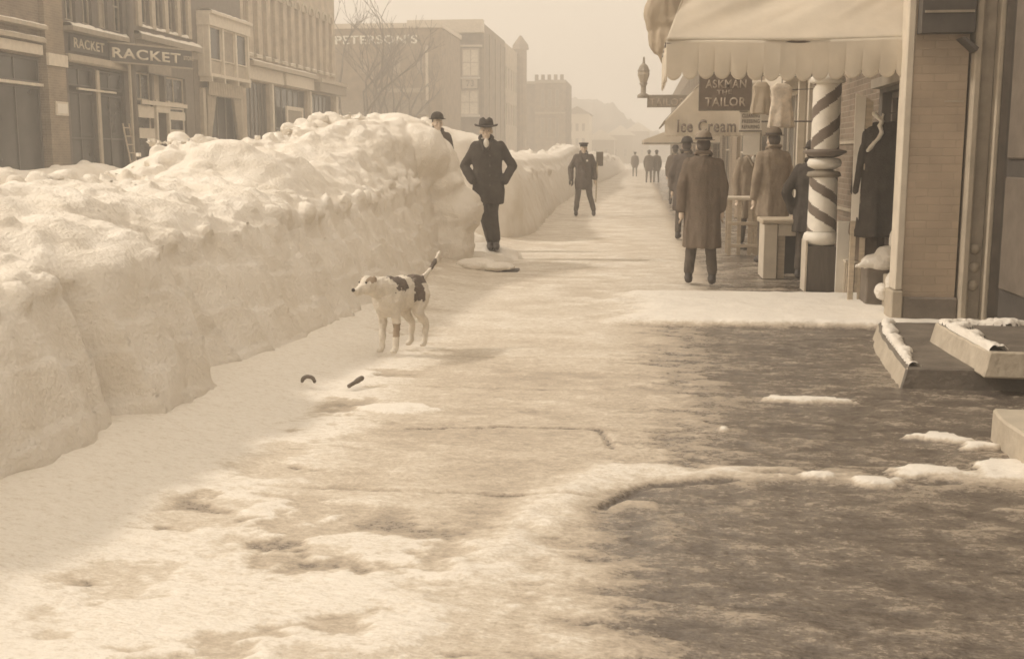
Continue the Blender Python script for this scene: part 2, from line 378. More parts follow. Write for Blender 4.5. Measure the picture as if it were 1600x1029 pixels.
# -- snow banks
def interp(T, y, k): return np.interp(y, [t[0] for t in T], [t[k] for t in T])
def bank_solid(bm, T, y0, y1, dy, xback):
    ys = np.arange(y0, y1 + 1e-6, dy); rings = []
    for y in ys:
        xb, xf, zf, xc, zc = [interp(T, y, k) for k in range(1, 6)]
        pr = [(xb, -0.12), (xb - 0.02, 0.12), (xb + (xf - xb) * 0.45, zf * 0.55), (xf, zf), (xf - 0.12, zf + 0.09), ((xf + xc) / 2 + 0.05, zf + (zc - zf) * 0.72),
              (xc, zc), (xc - 0.7, zc - 0.12), (xback + 0.6, zc * 0.55), (xback, -0.12)]
        rings.append([bm.verts.new((a, y, b)) for a, b in pr])
    n = len(rings[0])
    for a, b in zip(rings, rings[1:]):
        for i in range(n): bm.faces.new((a[i], a[(i + 1) % n], b[(i + 1) % n], b[i]))
    bm.faces.new(rings[0]); bm.faces.new(rings[-1][::-1])
    bmesh.ops.recalc_face_normals(bm, faces=bm.faces[:])
#      Y     xb     xf    zf    xc    zc
T1 = [(0.5, -2.75, -2.95, .62, -4.2, 1.05), (3.5, -2.66, -2.92, .70, -4.2, 1.08), (5.0, -2.58, -2.90, .80, -4.2, 1.14), (5.35, -2.62, -2.90, .84, -4.1, 1.17), (5.42, -2.84, -3.02, .85, -4.1, 1.18),
      (5.60, -2.54, -2.84, .86, -4.1, 1.19), (6.1, -2.46, -2.80, .90, -4.0, 1.21), (6.42, -2.50, -2.80, .92, -4.0, 1.23), (6.52, -2.76, -3.12, .90, -4.0, 1.25), (7.2, -2.60, -3.06, .92, -4.0, 1.27),
      (8.0, -2.50, -2.93, .95, -4.0, 1.27), (9.75, -2.44, -2.89, .96, -4.0, 1.32), (10.15, -2.43, -2.88, .97, -4.0, 1.60), (10.9, -2.43, -2.86, .98, -4.0, 1.60), (11.5, -2.44, -2.86, 1.0, -4.0, 1.48),
      (12.2, -2.46, -2.85, 1.0, -3.9, 1.56), (12.9, -2.47, -2.84, 1.02, -3.8, 1.72), (13.8, -2.52, -2.80, 1.05, -3.45, 1.90), (15.0, -2.58, -2.80, 1.1, -3.1, 1.98), (15.6, -2.66, -2.9, 1.05, -3.2, 1.8)]
rnd = random.Random(11)
def lumps(bm, T, y0, y1, n, r0, r1, xr=(0.0, 1.0), lift=0.0):
    for _ in range(n):
        y = rnd.uniform(y0, y1); t = rnd.uniform(*xr)
        xf, zf, xc, zc = [interp(T, y, k) for k in (2, 3, 4, 5)]
        x = xf + (xc - 0.6 - xf) * t; tt = min(1, t * 1.25); z = zf + (zc - zf) * (tt ** 0.8)
        r = r0 + (r1 - r0) * rnd.random() ** 2.5
        if rnd.random() < .45:
            mm = Matrix.Translation((x, y, z + lift + r * .1)) @ Matrix.Rotation(rnd.uniform(0, 6), 4, Vector((rnd.random(), rnd.random(), rnd.random() + .1))) @ Matrix.Diagonal((r * rnd.uniform(1.1, 1.9), r * rnd.uniform(.9, 1.6), r * rnd.uniform(.6, 1.1), 1))
            bmesh.ops.create_cube(bm, size=1, matrix=mm); continue
        m = Matrix.Translation((x, y, z + lift + r * 0.1)) @ Matrix.Rotation(rnd.uniform(0, 6), 4, Vector((rnd.random(), rnd.random(), rnd.random()))) @ Matrix.Diagonal((r, r * rnd.uniform(.7, 1.2), r * rnd.uniform(.5, .8), 1))
        bmesh.ops.create_icosphere(bm, subdivisions=1, radius=1, matrix=m)
bm = B(); bank_solid(bm, T1, 0.5, 15.5, 0.05, -6.3)
lumps(bm, T1, 2.5, 15.4, 1500, 0.025, 0.11); lumps(bm, T1, 3, 15.4, 350, 0.02, 0.05, (-.03, .12))
lumps(bm, T1, 4, 15.3, 110, 0.12, 0.27, (0.2, 0.9), -0.09)
ell(bm, (-2.95, 15.15, 0.62), (0.62, 0.42, 0.72)); ell(bm, (-2.58, 15.12, 0.74), (0.50, 0.34, 0.42)); ell(bm, (-2.62, 15.12, 0.25), (0.44, 0.36, 0.6)); ell(bm, (-3.3, 15.2, 1.0), (0.7, 0.5, 0.85))
ell(bm, (-2.74, 15.1, 1.02), (0.42, 0.34, 0.42)); ell(bm, (-3.0, 14.9, 1.45), (0.50, 0.5, 0.42)); ell(bm, (-3.25, 15.1, 1.55), (0.55, 0.5, 0.5)); ell(bm, (-2.74, 15.1, 1.34), (.33, .34, .37))
ell(bm, (-3.9, 17.7, -0.05), (1.6, 2.3, 0.42)); ell(bm, (-2.35, 16.1, -0.08), (0.8, 0.75, 0.30))
me = remesh(bm, 0.028, 1)
v = verts(me); nn = norms(me)
facet = np.clip((nn[:, 2] - 0.15) / 0.5, 0, 1)
zt = interp(T1, v[:, 1], 3)
lo = sstep(zt + 0.05, zt - 0.18, v[:, 2])
rough = (1 - lo)
msk = np.clip(.55 + 1.3 * fbm(v * np.array([1.1, .9, 1.1]) + 40, 3), .12, 1.3)
d = 0.12 * fbm(v * 1.9, 3, 0.6) * rough + 0.06 * msk * fbm(v * 4.4, 4, 0.65) * (0.12 + rough) + 0.030 * msk * fbm(v * 13, 4, 0.7) * (0.12 + rough)
cu = v[:, 1] * 2.3 + .5 * v[:, 2] + 1.1 * fbm(v * np.array([.3, .8, .5]), 2); ci = np.floor(cu); cf = cu - ci
hs_ = lambda q: np.abs(np.sin(ci * 12.9898 + q) * 43758.5453) % 1
d += lo * (-.075 * hs_(1) * (1 - (2 * cf - 1) ** 2) * sstep(0, .3, v[:, 2] + .1) + .035 * (hs_(5) - .5) * sstep(0, .08, cf) * sstep(1, .92, cf))
c2 = v[:, 2] * 3.2 + 1.7 * hs_(9) + .4 * fbm(v * 1.2, 2); c3 = c2 - np.floor(c2); d += lo * (.022 * (c3 - .5) + .018 * fbm(v * 7.5, 4, .65))
d += lo * (0.05 * fbm(v * np.array([1.5, 2.6, 0.8]), 3) + 0.012 * fbm(v * np.array([6, 14, 3.0]), 3) - 0.05 * sstep(.18, .02, v[:, 2]) * np.clip(fbm(v * np.array([1, 6, 1.]), 3), 0, 1))
setv(me, v + nn * d[:, None])
o = obj('snow_bank', me, M_snow2); tag(o, kind='structure')
T2 = [(19.3, -2.3, -2.7, 1.15, -3.5, 1.95), (20, -2.05, -2.45, 1.25, -3.5, 2.0), (21.5, -1.98, -2.35, 1.25, -3.3, 1.9), (23, -2.0, -2.4, 1.1, -3.2, 1.66), (26, -2.1, -2.45, 1.0, -3.2, 1.50),
      (31, -2.25, -2.6, 1.0, -3.2, 1.5), (40, -2.3, -2.65, 1.1, -3.1, 1.52), (46, -2.3, -2.65, 1.2, -3.0, 1.75), (51, -2.3, -2.65, 1.3, -2.9, 1.95), (58, -2.2, -2.6, 1.1, -2.9, 1.6), (70, -1.9, -2.4, 1.0, -2.9, 1.5), (120, -1.4, -2.0, 1.1, -2.9, 1.5)]
bm = B(); bank_solid(bm, T2, 19.3, 118, 0.3, -6.0)
lumps(bm, T2, 19.4, 60, 420, 0.07, 0.2); lumps(bm, T2, 60, 116, 120, 0.15, 0.35)
ell(bm, (-3.0, 20.1, 0.6), (0.95, 0.7, 1.25))
me = remesh(bm, 0.085, 1); v = verts(me); nn = norms(me)
d = 0.07 * fbm(v * 2.2, 4, 0.6) + 0.015 * fbm(v * 9, 2)
setv(me, v + nn * d[:, None]); o = obj('snow_bank', me, M_snow2); tag(o, kind='structure')
T3 = [(5, -13.6, -13.9, .5, -14.4, 1.1), (26, -13.6, -13.9, .6, -14.4, 1.15), (29, -13.6, -13.9, .7, -14.4, 1.3), (31, -13.6, -13.9, .5, -14.4, 1.05), (40, -13.6, -13.9, .5, -14.4, 1.0), (75, -13.6, -13.9, .6, -14.4, 1.2)]
bm = B(); bank_solid(bm, T3, 5, 75, 0.3, -15.2); lumps(bm, T3, 15, 60, 120, 0.08, 0.22)
me = remesh(bm, 0.12, 1); v = verts(me); nn = norms(me); setv(me, v + nn * (0.07 * fbm(v * 2.2, 4, 0.6))[:, None])
o = obj('far_snow_bank', me, M_snow2); tag(o, kind='structure')

# -- hills
def hill(name, Y, pts, dep):
    xs = [AY(p[0], p[1], Y) for p in pts]
    def f(U, V):
        zz = np.interp(U, [a[0] for a in xs], [a[1] for a in xs])
        zz = zz + 2.2 * fbm(np.stack([U * 0.45, V * 0.3, 0 * U], -1), 5, 0.8)
        prof = np.sin(np.clip((V - Y + dep) / (2 * dep), 0, 1) * PI) ** 0.7
        return np.stack([U, V, zz * prof - 1], -1)
    me = grid(np.arange(xs[0][0], xs[-1][0], .45), np.linspace(Y - dep, Y + dep, 40), f)
    o = obj(name, me, mat('winter_hillside', (0.30, 0.25, 0.20), 0.95, c2=(0.17, 0.14, 0.11), scale=0.25, bump=0.5, bscale=1.0)); tag(o, kind='structure')
hill('hills', 290, [(300, 200), (700, 165), (885, 150), (930, 152), (960, 158), (985, 185), (1010, 200), (1050, 205), (1300, 215)], 38)

# ================================================================== BUILDINGS
rndw = random.Random(5)
class Fac:
    """a facade plane: u along it, z up, d outwards"""
    def __init__(s, kind, p): s.k = kind; s.p = p
    def pt(s, u, z, d):
        if s.k == 'L': return (s.p + d, u, z)
        if s.k == 'R': return (s.p - d, u, z)
        return (u, s.p - d, z)
    def box(s, bm, u0, u1, z0, z1, d0, d1):
        hexa(bm, [s.pt(u, z, d) for u in (u0, u1) for z in (z0, z1) for d in (d0, d1)]); return bm
    def part(s, name, parent, m, boxes, bev=0):
        if name in ('window', 'transom', 'frame', 'bay', 'door_surround', 'board') or len(boxes) == 1: groups = [boxes]
        else: groups = [[b] for b in boxes]
        for gp in groups:
            bm = B()
            for b in gp: s.box(bm, *b)
            if bev: bevel(bm, bev)
            o = obj(name, bm, m, parent)
        return o
def wall(f, parent, m, u0, u1, z0, z1, ops, depth=8.0, th=0.3):
    """wall with true openings, closed body behind"""
    bm = B(); us = sorted({u0, u1, *[o[0] for o in ops], *[o[1] for o in ops]}); us = [u for u in us if u0 <= u <= u1]
    for a, b in zip(us, us[1:]):
        holes = sorted((o[2], o[3]) for o in ops if o[0] <= a + 1e-6 and o[1] >= b - 1e-6); z = z0
        for h0, h1 in holes:
            if h0 > z + 1e-6: f.box(bm, a, b, z, h0, -th, 0)
            z = max(z, h1)
        if z1 > z + 1e-6: f.box(bm, a, b, z, z1, -th, 0)
    f.box(bm, u0, u1, z0, z1, -depth, -th - 0.6)
    f.box(bm, u0, u0 + 0.02, z0, z1, -th - 0.6, -th); f.box(bm, u1 - 0.02, u1, z0, z1, -th - 0.6, -th); f.box(bm, u0 + 0.02, u1 - 0.02, z1 - 0.1, z1, -th - 0.6, -th)
    return obj('wall', bm, m, parent)
def window(f, parent, u0, u1, z0, z1, fm, pm=None, mull=1, bars=1, d=-0.14, name='window', fw=0.06):
    bx = [(u0, u1, z1 - fw, z1, d - .04, d + .04), (u0, u1, z0, z0 + fw, d - .04, d + .04), (u0, u0 + fw, z0 + fw, z1 - fw, d - .04, d + .04), (u1 - fw, u1, z0 + fw, z1 - fw, d - .04, d + .04)]
    for k in range(mull):
        c = u0 + (u1 - u0) * (k + 1) / (mull + 1); bx.append((c - fw * .4, c + fw * .4, z0 + fw, z1 - fw, d - .03, d + .03))
    for k in range(bars):
        c = z0 + (z1 - z0) * (k + 1) / (bars + 1); bx.append((u0 + fw, u1 - fw, c - fw * .4, c + fw * .4, d - .025, d + .025))
    o = f.part(name, parent, fm, bx)
    if pm is None and (u1 - u0) < 1.3 and rndw.random() < .45: pm = M_mid
    f.part('pane', o, pm or M_glass, [(u0 + .01, u1 - .01, z0 + .01, z1 - .01, d - .015, d - .005)])
    return o
def snowcap(f, parent, u0, u1, z, d0, d1, h=0.10, n=60, name='snow_cap'):
    us = np.linspace(u0, u1, n); vs = np.linspace(0, 1, 6); P = []
    hh = h * (0.55 + 0.9 * np.abs(fbm(np.stack([us * 2.3, us * 0 + z, us * 0 + d1], -1), 3)))
    bm = B(); rows = []
    for u, k in zip(us, hh):
        rows.append([bm.verts.new(f.pt(u, z + k * math.sin(PI * min(1, max(0, t))) ** 0.5 if 0 < t < 1 else z, d0 + (d1 - d0) * t)) for t in vs])
    for a, b in zip(rows, rows[1:]):
        for i in range(5): bm.faces.new((a[i], a[i + 1], b[i + 1], b[i]))
    bmesh.ops.recalc_face_normals(bm, faces=bm.faces[:])
    return obj(name, bm, M_snow2, parent, True)
LF = Fac('L', -17.0)

# 1 far-left shop with a brick pier
t = thing('shop_building', 'dark brick shop at the far left edge with a stone block in its corner pier', 'building', (-17, 26, 0))
def grp(o):  # children are built in world space; keep the Empty at the base
    pass
def reparent_fix():
    """Empties carry a location: put children's meshes in the Empty's frame"""
    for o in list(COL.objects):
        if o.parent is not None and o.parent.parent is None and o.parent.type == 'EMPTY' and o.parent.get('_w'):
            o.matrix_parent_inverse = o.parent.matrix_basis.inverted()
def wthing(*a, **k):
    o = thing(*a, **k); o['_w'] = 1; return o
t['_w'] = 1
ops = [(21.0, 25.6, .5, 4.22), (25.9, 31.0, .5, 4.22), (22, 23.2, 5.9, 8.2), (24.5, 25.7, 5.9, 8.2), (27, 28.2, 5.9, 8.2), (29.4, 30.4, 5.9, 8.2)]
wall(LF, t, BR_r, 18, 32.08, 0, 9.2, ops)
for a, b in ((21.0, 25.6), (25.9, 31.0)):
    window(LF, t, a, b, .5, 3.4, M_dark, mull=3, bars=0); window(LF, t, a, b, 3.5, 4.2, M_dark, mull=3, bars=0, name='transom')
    LF.part('transom_bar', t, M_cream, [(a, b, 3.41, 3.49, -.18, .03)])
for o_ in ops[2:]: window(LF, t, *o_, M_tan)
LF.part('sign_band', t, M_cream, [(18, 30.95, 4.28, 4.56, .003, .10)]); LF.part('cornice', t, M_tan, [(18, 30.95, 4.62, 4.74, .003, .22), (18, 30.95, 4.98, 5.08, .003, .30)])
snowcap(LF, t, 18, 30.9, 5.08, 0.02, 0.3, .07); snowcap(LF, t, 18, 30.9, 4.74, 0.02, 0.22, .05)
LF.part('pier', t, BR_m, [(31.02, 32.06, .3, 9.0, .003, .16)]); LF.part('stone_block', t, M_cream, [(30.98, 32.08, 4.02, 4.36, .165, .24)])
nb = wthing('notice_board', 'small pale square notice board fixed below the stone block of the brick pier', 'notice board', (-16.8, 31.6, 2.7))
LF.part('board', nb, M_cream, [(31.3, 32.0, 2.62, 3.02, .17, .21)]); LF.part('paper', nb, M_shirt, [(31.38, 31.92, 2.68, 2.96, .212, .218)])
# 2 first variety store
t = wthing('shop_building', 'dark two storey shop with a snow laden cornice and a short white lettered sign', 'building', (-17, 34.3, 0))
ops = [(32.5, 34.15, .6, 4.15), (34.4, 36.2, .6, 4.15)] + [(32.5 + k * 1.05, 33.15 + k * 1.05, 5.45, 7.9) for k in range(4)]
wall(LF, t, mat('dark_front', (0.12, .10, .082), .8), 32.1, 36.6, 0, 9.0, ops)
for o_ in ops[:2]:
    window(LF, t, o_[0], o_[1], .6, 3.4, M_dark, mull=1, bars=1); window(LF, t, o_[0], o_[1], 3.55, 4.13, M_dark, mull=1, bars=0, name='transom')
for o_ in ops[2:]: window(LF, t, *o_, M_mid, bars=2)
LF.part('awning_roll', t, M_tan, [(32.25, 36.4, 4.22, 4.46, .003, .22)], .05)
LF.part('transom_bar', t, M_cream, [(32.9, 35.4, 3.44, 3.50, .02, .10)])
LF.part('cornice', t, M_mid, [(32.15, 36.0, 5.10, 5.24, .003, .42)]); snowcap(LF, t, 32.15, 36.0, 5.24, .02, .42, .16)
LF.part('door_post', t, M_tan, [(34.18, 34.36, .3, 4.1, .003, .06)]); LF.part('curtain', t, M_cream, [(32.55, 32.8, 2.9, 4.1, -.5, -.3), (34.0, 34.14, 1.0, 3.2, -.5, -.3)])
for k, (u, z) in enumerate(((32.7, 1.9), (32.8, 1.5), (34.9, 1.9), (34.95, 1.35), (35.0, .95))):
    LF.part('window_display', t, M_cream, [(u, u + .35, z, z + .2, -.55, -.35)])
sg = wthing('shop_sign', 'flat dark sign with white letters RACKET under the snowy cornice', 'sign', (-16.9, 34, 4.6))
LF.part('board', sg, M_dark, [(32.6, 35.5, 4.56, 5.06, .003, .07)])
place_text('RACKET', 1.95, 0.30, (-16.925, 32.8, 4.67), (0, 1, 0), (0, 0, 1), M_letter, sg)
for k, (u, z, w_, h_) in enumerate(((32.9, 2.5, .25, .35), (33.5, 1.2, .4, .5), (35.3, 2.3, .3, .3), (35.6, 1.5, .35, .6), (34.6, 2.8, .2, .3))):
    LF.part('window_poster', t, [M_tan, M_cream, M_mid][k % 3], [(u, u + w_, z, z + h_, -.185, -.18)])
drape(LF, t, 34.45, 36.15, 3.75, 4.12, -.3, M_tan, 7, .03, name='blind') if 'drape' in globals() else None
# 3 second variety store
t = wthing('shop_building', 'narrow shop with a white framed doorway behind the angled sign', 'building', (-17, 39.3, 0))
ops = [(37.0, 38.35, .6, 4.3), (38.5, 39.4, 0, 4.3), (39.55, 41.3, .6, 4.3)] + [(37.7, 38.35, 5.95, 8.4), (38.8, 39.45, 5.95, 8.4), (39.9, 40.55, 5.95, 8.4), (41.0, 41.55, 5.95, 8.4)]
wall(LF, t, M_brown, 36.65, 42.1, 0, 9.4, ops)
for o_ in (ops[0], ops[2]):
    window(LF, t, o_[0], o_[1], .6, 3.2, M_cream, mull=0, bars=0); window(LF, t, o_[0], o_[1], 3.35, 4.28, M_tan, mull=1, bars=0, name='transom')
dr = LF.part('door', t, M_dark, [(38.52, 39.38, .02, 2.95, -.5, -.44)]); LF.part('pane', dr, M_glass, [(38.65, 39.25, 1.1, 2.75, -.435, -.43)])
LF.part('door_surround', t, M_cream, [(38.36, 38.49, 0, 3.4, .003, .12), (39.41, 39.54, 0, 3.4, .003, .12), (37.1, 41.0, 3.2, 3.34, .125, .17), (38.5, 39.4, 2.97, 3.34, -.5, .12)])
LF.part('white_panel', t, M_cream, [(37.05, 38.3, 2.75, 3.15, .02, .06), (37.05, 38.3, 2.05, 2.4, .02, .06), (39.6, 41.0, 2.75, 3.05, .02, .06), (39.6, 40.9, 2.1, 2.4, .02, .06)])
LF.part('door_blind', t, M_tan, [(38.52, 39.38, 3.36, 4.28, -.25, -.2)])
for o_ in ops[3:]: window(LF, t, *o_, M_mid, bars=1)
LF.part('window_column', t, M_tan, [(a, a + .3, 5.8, 8.6, .003, .10) for a in (37.3, 38.42, 39.52, 40.62, 41.6)])
LF.part('cornice', t, M_mid, [(36.7, 42.0, 5.05, 5.3, .003, .25), (36.7, 42.0, 5.3, 5.48, .003, .45)])
snowcap(LF, t, 36.7, 42.0, 5.48, .02, .45, .18); snowcap(LF, t, 37.5, 41.6, 5.8, .02, .1, .12)
hs = wthing('hanging_sign', 'small dark panel sign hanging under the angled sign above the shop window', 'sign', (-16.6, 38.5, 4.2))
LF.part('board', hs, M_mid, [(37.6, 39.5, 4.28, 4.6, .2, .24)]); LF.part('rail', hs, M_brown, [(37.55, 39.55, 4.6, 4.64, .19, .25), (37.55, 39.55, 4.24, 4.28, .19, .25)])
sg = wthing('shop_sign', 'long dark sign with large pale letters RACKET set at an angle over the walk', 'sign', (-17, 35.3, 4.5))
A = Vector((-16.9, 34.95, 4.45)); Bv = Vector((-15.45, 38.1, 4.45)); D = (Bv - A); dn = D.normalized(); nz = dn.cross(Vector((0, 0, 1))) 
def obox(bm, A, D, n, u0, u1, z0, z1, d0, d1):
    hexa(bm, [A + dn * u + Vector((0, 0, z)) + n * d for u in (u0, u1) for z in (z0, z1) for d in (d0, d1)])
bm = B(); obox(bm, A, D, nz, 0, D.length, 0, .56, 0, .06); obj('board', bm, M_dark, sg)
bm = B(); obox(bm, A, D, nz, -.02, D.length + .02, .56, .61, -.01, .09); obox(bm, A, D, nz, -.02, D.length + .02, -.05, 0, -.01, .09); obj('frame', bm, M_mid, sg)
place_text('RACKET', 2.85, 0.33, A + dn * .1 + Vector((0, 0, .11)) + nz * .062, dn, (0, 0, 1), M_letter, sg)
place_text('STORE', 0.45, 0.14, A + dn * 3.08 + Vector((0, 0, .24)) + nz * .062, dn, (0, 0, 1), M_tan, sg)
bm = B(); rod(bm, Bv + Vector((0, 0, .1)), (-16.95, 38.9, 4.6), .025); rod(bm, Bv + Vector((0, 0, .5)), (-16.95, 38.9, 5.0), .02); obj('bracket', bm, M_metal, sg)
# utility pole and ladder
up = wthing('utility_pole', 'tall dark wooden utility pole standing between the two lettered signs', 'pole', (-16.6, AX(211, 200, -16.6)[0], 0))
py_ = AX(211, 200, -16.6)[0]
bm = B(); cap(bm, (-16.6, py_, 0), (-16.6, py_, 9.0), .13, .10, 14, False); obj('post', bm, M_woodd, up, True)
bm = B(); box(bm, -16.62, -16.58, py_ - .9, py_ + .9, 8.2, 8.32); obj('crossarm', bm, M_woodd, up)
bm = B(); box(bm, -16.62, -16.56, py_ - .26, py_ - .16, 0, 4.4); obj('lit_edge', bm, M_tan, up)  # tan strip painting the lit left edge of the post
ld = wthing('ladder', 'pale wooden ladder leaning beside the utility pole', 'ladder', (-16, py_ - .9, 0))
bm = B()
for s in (-.22, .22): rod(bm, (-16.3, py_ - .45 + s, 0), (-16.7, py_ - .45 + s, 2.5), .028)
obj('rail', bm, M_wood, ld)
bm = B()
for k in range(9): rod(bm, (-16.32 - .36 * k / 9 - .02, py_ - .67, .2 + k * .27), (-16.32 - .36 * k / 9 - .02, py_ - .23, .2 + k * .27), .018)
obj('rung', bm, M_wood, ld)
# 4 bay-window building
t = wthing('bay_window_building', 'building with a pale three windowed bay hanging above a curtained shop entrance', 'building', (-17, 44.8, 0))
ops = [(43.0, 46.8, 0.3, 4.05)]
wall(LF, t, M_brown, 42.15, 47.5, 0, 9.4, ops)
bay = LF.part('bay', t, M_cream, [(42.6, 47.2, 4.5, 4.62, .003, .50), (42.6, 47.2, 6.42, 6.85, .003, .53), (42.6, 47.2, 6.85, 6.95, .003, .65)] +
        [(a, a + .16, 4.62, 6.42, .25, .47) for a in (42.64, 44.1, 45.55, 47.0)] + [(42.62, 42.7, 4.62, 6.42, .003, .25), (47.1, 47.18, 4.62, 6.42, .003, .25)])
for a in (42.8, 44.26, 45.71):
    window(LF, t, a, a + 1.29, 5.15, 6.42, M_cream, mull=0, bars=0, d=.35, fw=.05)
    LF.part('panel', t, M_tan, [(a, a + 1.29, 4.62, 5.13, .27, .35)])
LF.part('bay_bracket', t, M_cream, [(a, a + .12, 4.3, 4.5, .003, .5) for a in (42.7, 44.1, 45.6, 47.0)])
snowcap(LF, t, 42.6, 47.2, 6.95, .02, .65, .12)
LF.part('side_post', t, M_tan, [(42.62, 42.9, 0, 4.05, .003, .15), (46.85, 47.1, 0, 4.05, .003, .15)])
window(LF, t, 43.0, 46.8, .3, 4.05, M_brown, mull=3, bars=0, d=-.2)
def drape(f, parent, u0, u1, z0, z1, d, m, waves=8, amp=.06, taper=0, name='curtain'):
    def g(U, V):
        uu = u0 + (u1 - u0) * U; cc = u0 if taper >= 0 else u1; uu = uu + (cc - uu) * abs(taper) * (1 - V) ** 1.3
        dd = d + amp * np.sin(U * waves * 2 * PI + 2 * V); zz = z0 + (z1 - z0) * V + .03 * np.sin(U * waves * 2 * PI) * (V < .02)
        return np.array([f.pt(a, b, c) for a, b, c in zip(uu, zz, dd)])
    me = grid(np.linspace(0, 1, 60), np.linspace(0, 1, 24), g); o = obj(name, me, m, parent, True); solid(o, .006); return o
drape(LF, t, 43.0, 46.8, 3.8, 4.35, .2, M_tan, 14, .06, name='valance'); drape(LF, t, 43.0, 44.0, 1.9, 4.1, .1, M_tan, 5, .07, .75); drape(LF, t, 45.8, 46.8, 1.9, 4.1, .1, M_tan, 5, .07, -.75)
# 5 long pale block
t = wthing('brick_building', 'long pale brick block with tall narrow arched windows and a snow dusted ledge', 'building', (-17, 55, 0))
wins = [(47.9 + k * 1.22, 48.55 + k * 1.22, 5.85, 8.6) for k in range(12)]
ops = [(47.9, 51.0, .5, 4.7), (51.5, 57.0, .5, 4.7), (57.5, 62.0, .5, 4.7)] + wins
wall(LF, t, BR_w, 47.55, 62.6, 0, 10.5, ops, 12)
for o_ in wins:
    window(LF, t, *o_, M_tan, mat('blind', (.40, .34, .27), .5), mull=0, bars=1, d=-.2)
    bm = B(); c = (o_[0] + o_[1]) / 2
    for k in range(8):
        a0, a1 = PI * k / 8, PI * (k + 1) / 8
        hexa(bm, [LF.pt(c + r * math.cos(a), 8.6 + r * math.sin(a), dd) for a in (a0, a1) for r in (.33, .47) for dd in (.003, .09)])
    obj('window_arch', bm, M_stone, t)
    LF.part('sill', t, M_stone, [(o_[0] - .08, o_[1] + .08, 5.73, 5.85, .003, .16)]); snowcap(LF, t, o_[0] - .08, o_[1] + .08, 5.85, .0, .15, .06, 10)
for o_ in ops[:3]: window(LF, t, *o_, M_brown, M_glass, mull=5, bars=0, d=-.2)
LF.part('cornice', t, M_tan, [(47.6, 57.3, 5.32, 5.5, .003, .5), (57.4, 62.6, 5.2, 5.38, .003, .7)]); snowcap(LF, t, 47.6, 57.3, 5.5, .02, .5, .12)
LF.part('fascia', t, M_cream, [(47.6, 52.6, 4.75, 5.31, .003, .2), (52.7, 57.3, 4.75, 5.31, .003, .3)]); LF.part('dark_fascia', t, M_mid, [(57.4, 62.6, 4.72, 5.19, .003, .6)])
LF.part('pier', t, M_cream, [(51.03, 51.3, 0, 4.72, .003, .14), (57.1, 57.4, 0, 4.72, .003, .14), (62.1, 62.5, 0, 4.7, .003, .14)])
fs = wthing('framed_sign', 'square sign with a thick pale frame hung in the window of the long brick block', 'sign', (-16.8, 54, 3))
LF.part('frame', fs, M_cream, [(52.8, 55.5, 3.62, 3.8, .16, .24), (52.8, 55.5, 2.8, 3.0, .16, .24), (55.2, 55.5, 3.0, 3.62, .16, .24), (52.8, 53.0, 3.0, 3.62, .16, .24)])
LF.part('board', fs, M_mid, [(53.0, 55.2, 3.0, 3.62, .17, .2)])
# 6 lettered wall facing the camera
Y6 = 84
def xz(px, py, Y): return AY(px, py, Y)
f6 = Fac('F', Y6); xl, xr = xz(500, 100, Y6)[0], xz(690, 100, Y6)[0]; zt6 = xz(640, 44, Y6)[1]
t = wthing('brick_building', 'brick side wall with faded painted lettering behind the bare trees', 'building', ((xl + xr) / 2, Y6, 0))
zz = lambda py, Y: xz(600, py, Y)[1]
ops = [(xz(a, 0, Y6)[0], xz(b, 0, Y6)[0], zz(c, Y6), zz(d_, Y6)) for a, b, c, d_ in ((560, 572, 115, 92), (612, 624, 115, 92), (650, 660, 115, 92))]
wall(f6, t, BR_l, xl, xr, 0, zt6, ops, 9)
for o_ in ops: window(f6, t, *o_, M_tan, mat('blind', (.4, .34, .27)), mull=0)
f6.part('coping', t, M_cream, [(xl - .1, xr + .1, zt6, zt6 + .35, -9, .15)])
f6.part('corner_pilaster', t, M_cream, [(xz(664, 0, Y6)[0], xz(668, 0, Y6)[0], 0, zz(72, Y6), .003, .12)])
for z0_, z1_ in ((zz(145, Y6), zz(138, Y6)),): f6.part('painted_band', t, M_tan, [(xz(585, 0, Y6)[0], xz(660, 0, Y6)[0], z0_, z1_, .003, .02)])
f6.part('shed_roof', t, M_mid, [(xz(530, 0, Y6)[0], xz(668, 0, Y6)[0], zz(180, Y6), zz(158, Y6), .003, 1.5)])
place_text("PETERSON'S", xz(652, 60, Y6)[0] - xz(524, 60, Y6)[0], zz(55, Y6) - zz(69, Y6), (xz(524, 69, Y6)[0], Y6 - .004, zz(69, Y6)), (1, 0, 0), (0, 0, 1), mat('white_letter', (.9, .85, .76), bump=0), t, .05)
# 7 corner building
Y7 = 96; f7 = Fac('F', Y7); g = lambda px, Y=Y7: AY(px, 100, Y)[0]; zz7 = lambda py, Y=Y7: AY(700, py, Y)[1]
t = wthing('corner_building', 'tall corner building with a flat projecting cornice and pale arched upper windows', 'building', (g(700), Y7, 0))
ops = [(g(688), g(702), zz7(120), zz7(76)), (g(705), g(717), zz7(120), zz7(76)), (g(721), g(749), zz7(120), zz7(76)), (g(718), g(748), zz7(180), zz7(140)), (g(690), g(714), zz7(200), zz7(140))]
wall(f7, t, BR_m, g(627), g(754), 0, zz7(36), ops, 16)
for i, o_ in enumerate(ops):
    window(f7, t, *o_, M_cream, [mat('blind2', (.85, .78, .66)), M_mid, mat('blind2', (.85, .78, .66)), mat('blind2', (.85, .78, .66)), M_mid][i], mull=1, bars=1, fw=.12)
f7.part('cornice', t, M_cream, [(g(640), g(757), zz7(53), zz7(33), .003, .9), (g(684), g(754), zz7(74), zz7(71), .003, .3)])
f7.part('sill', t, M_shirt, [(g(716), g(750), zz7(183), zz7(180), .003, .4), (g(686), g(750), zz7(124), zz7(121), .003, .3)])
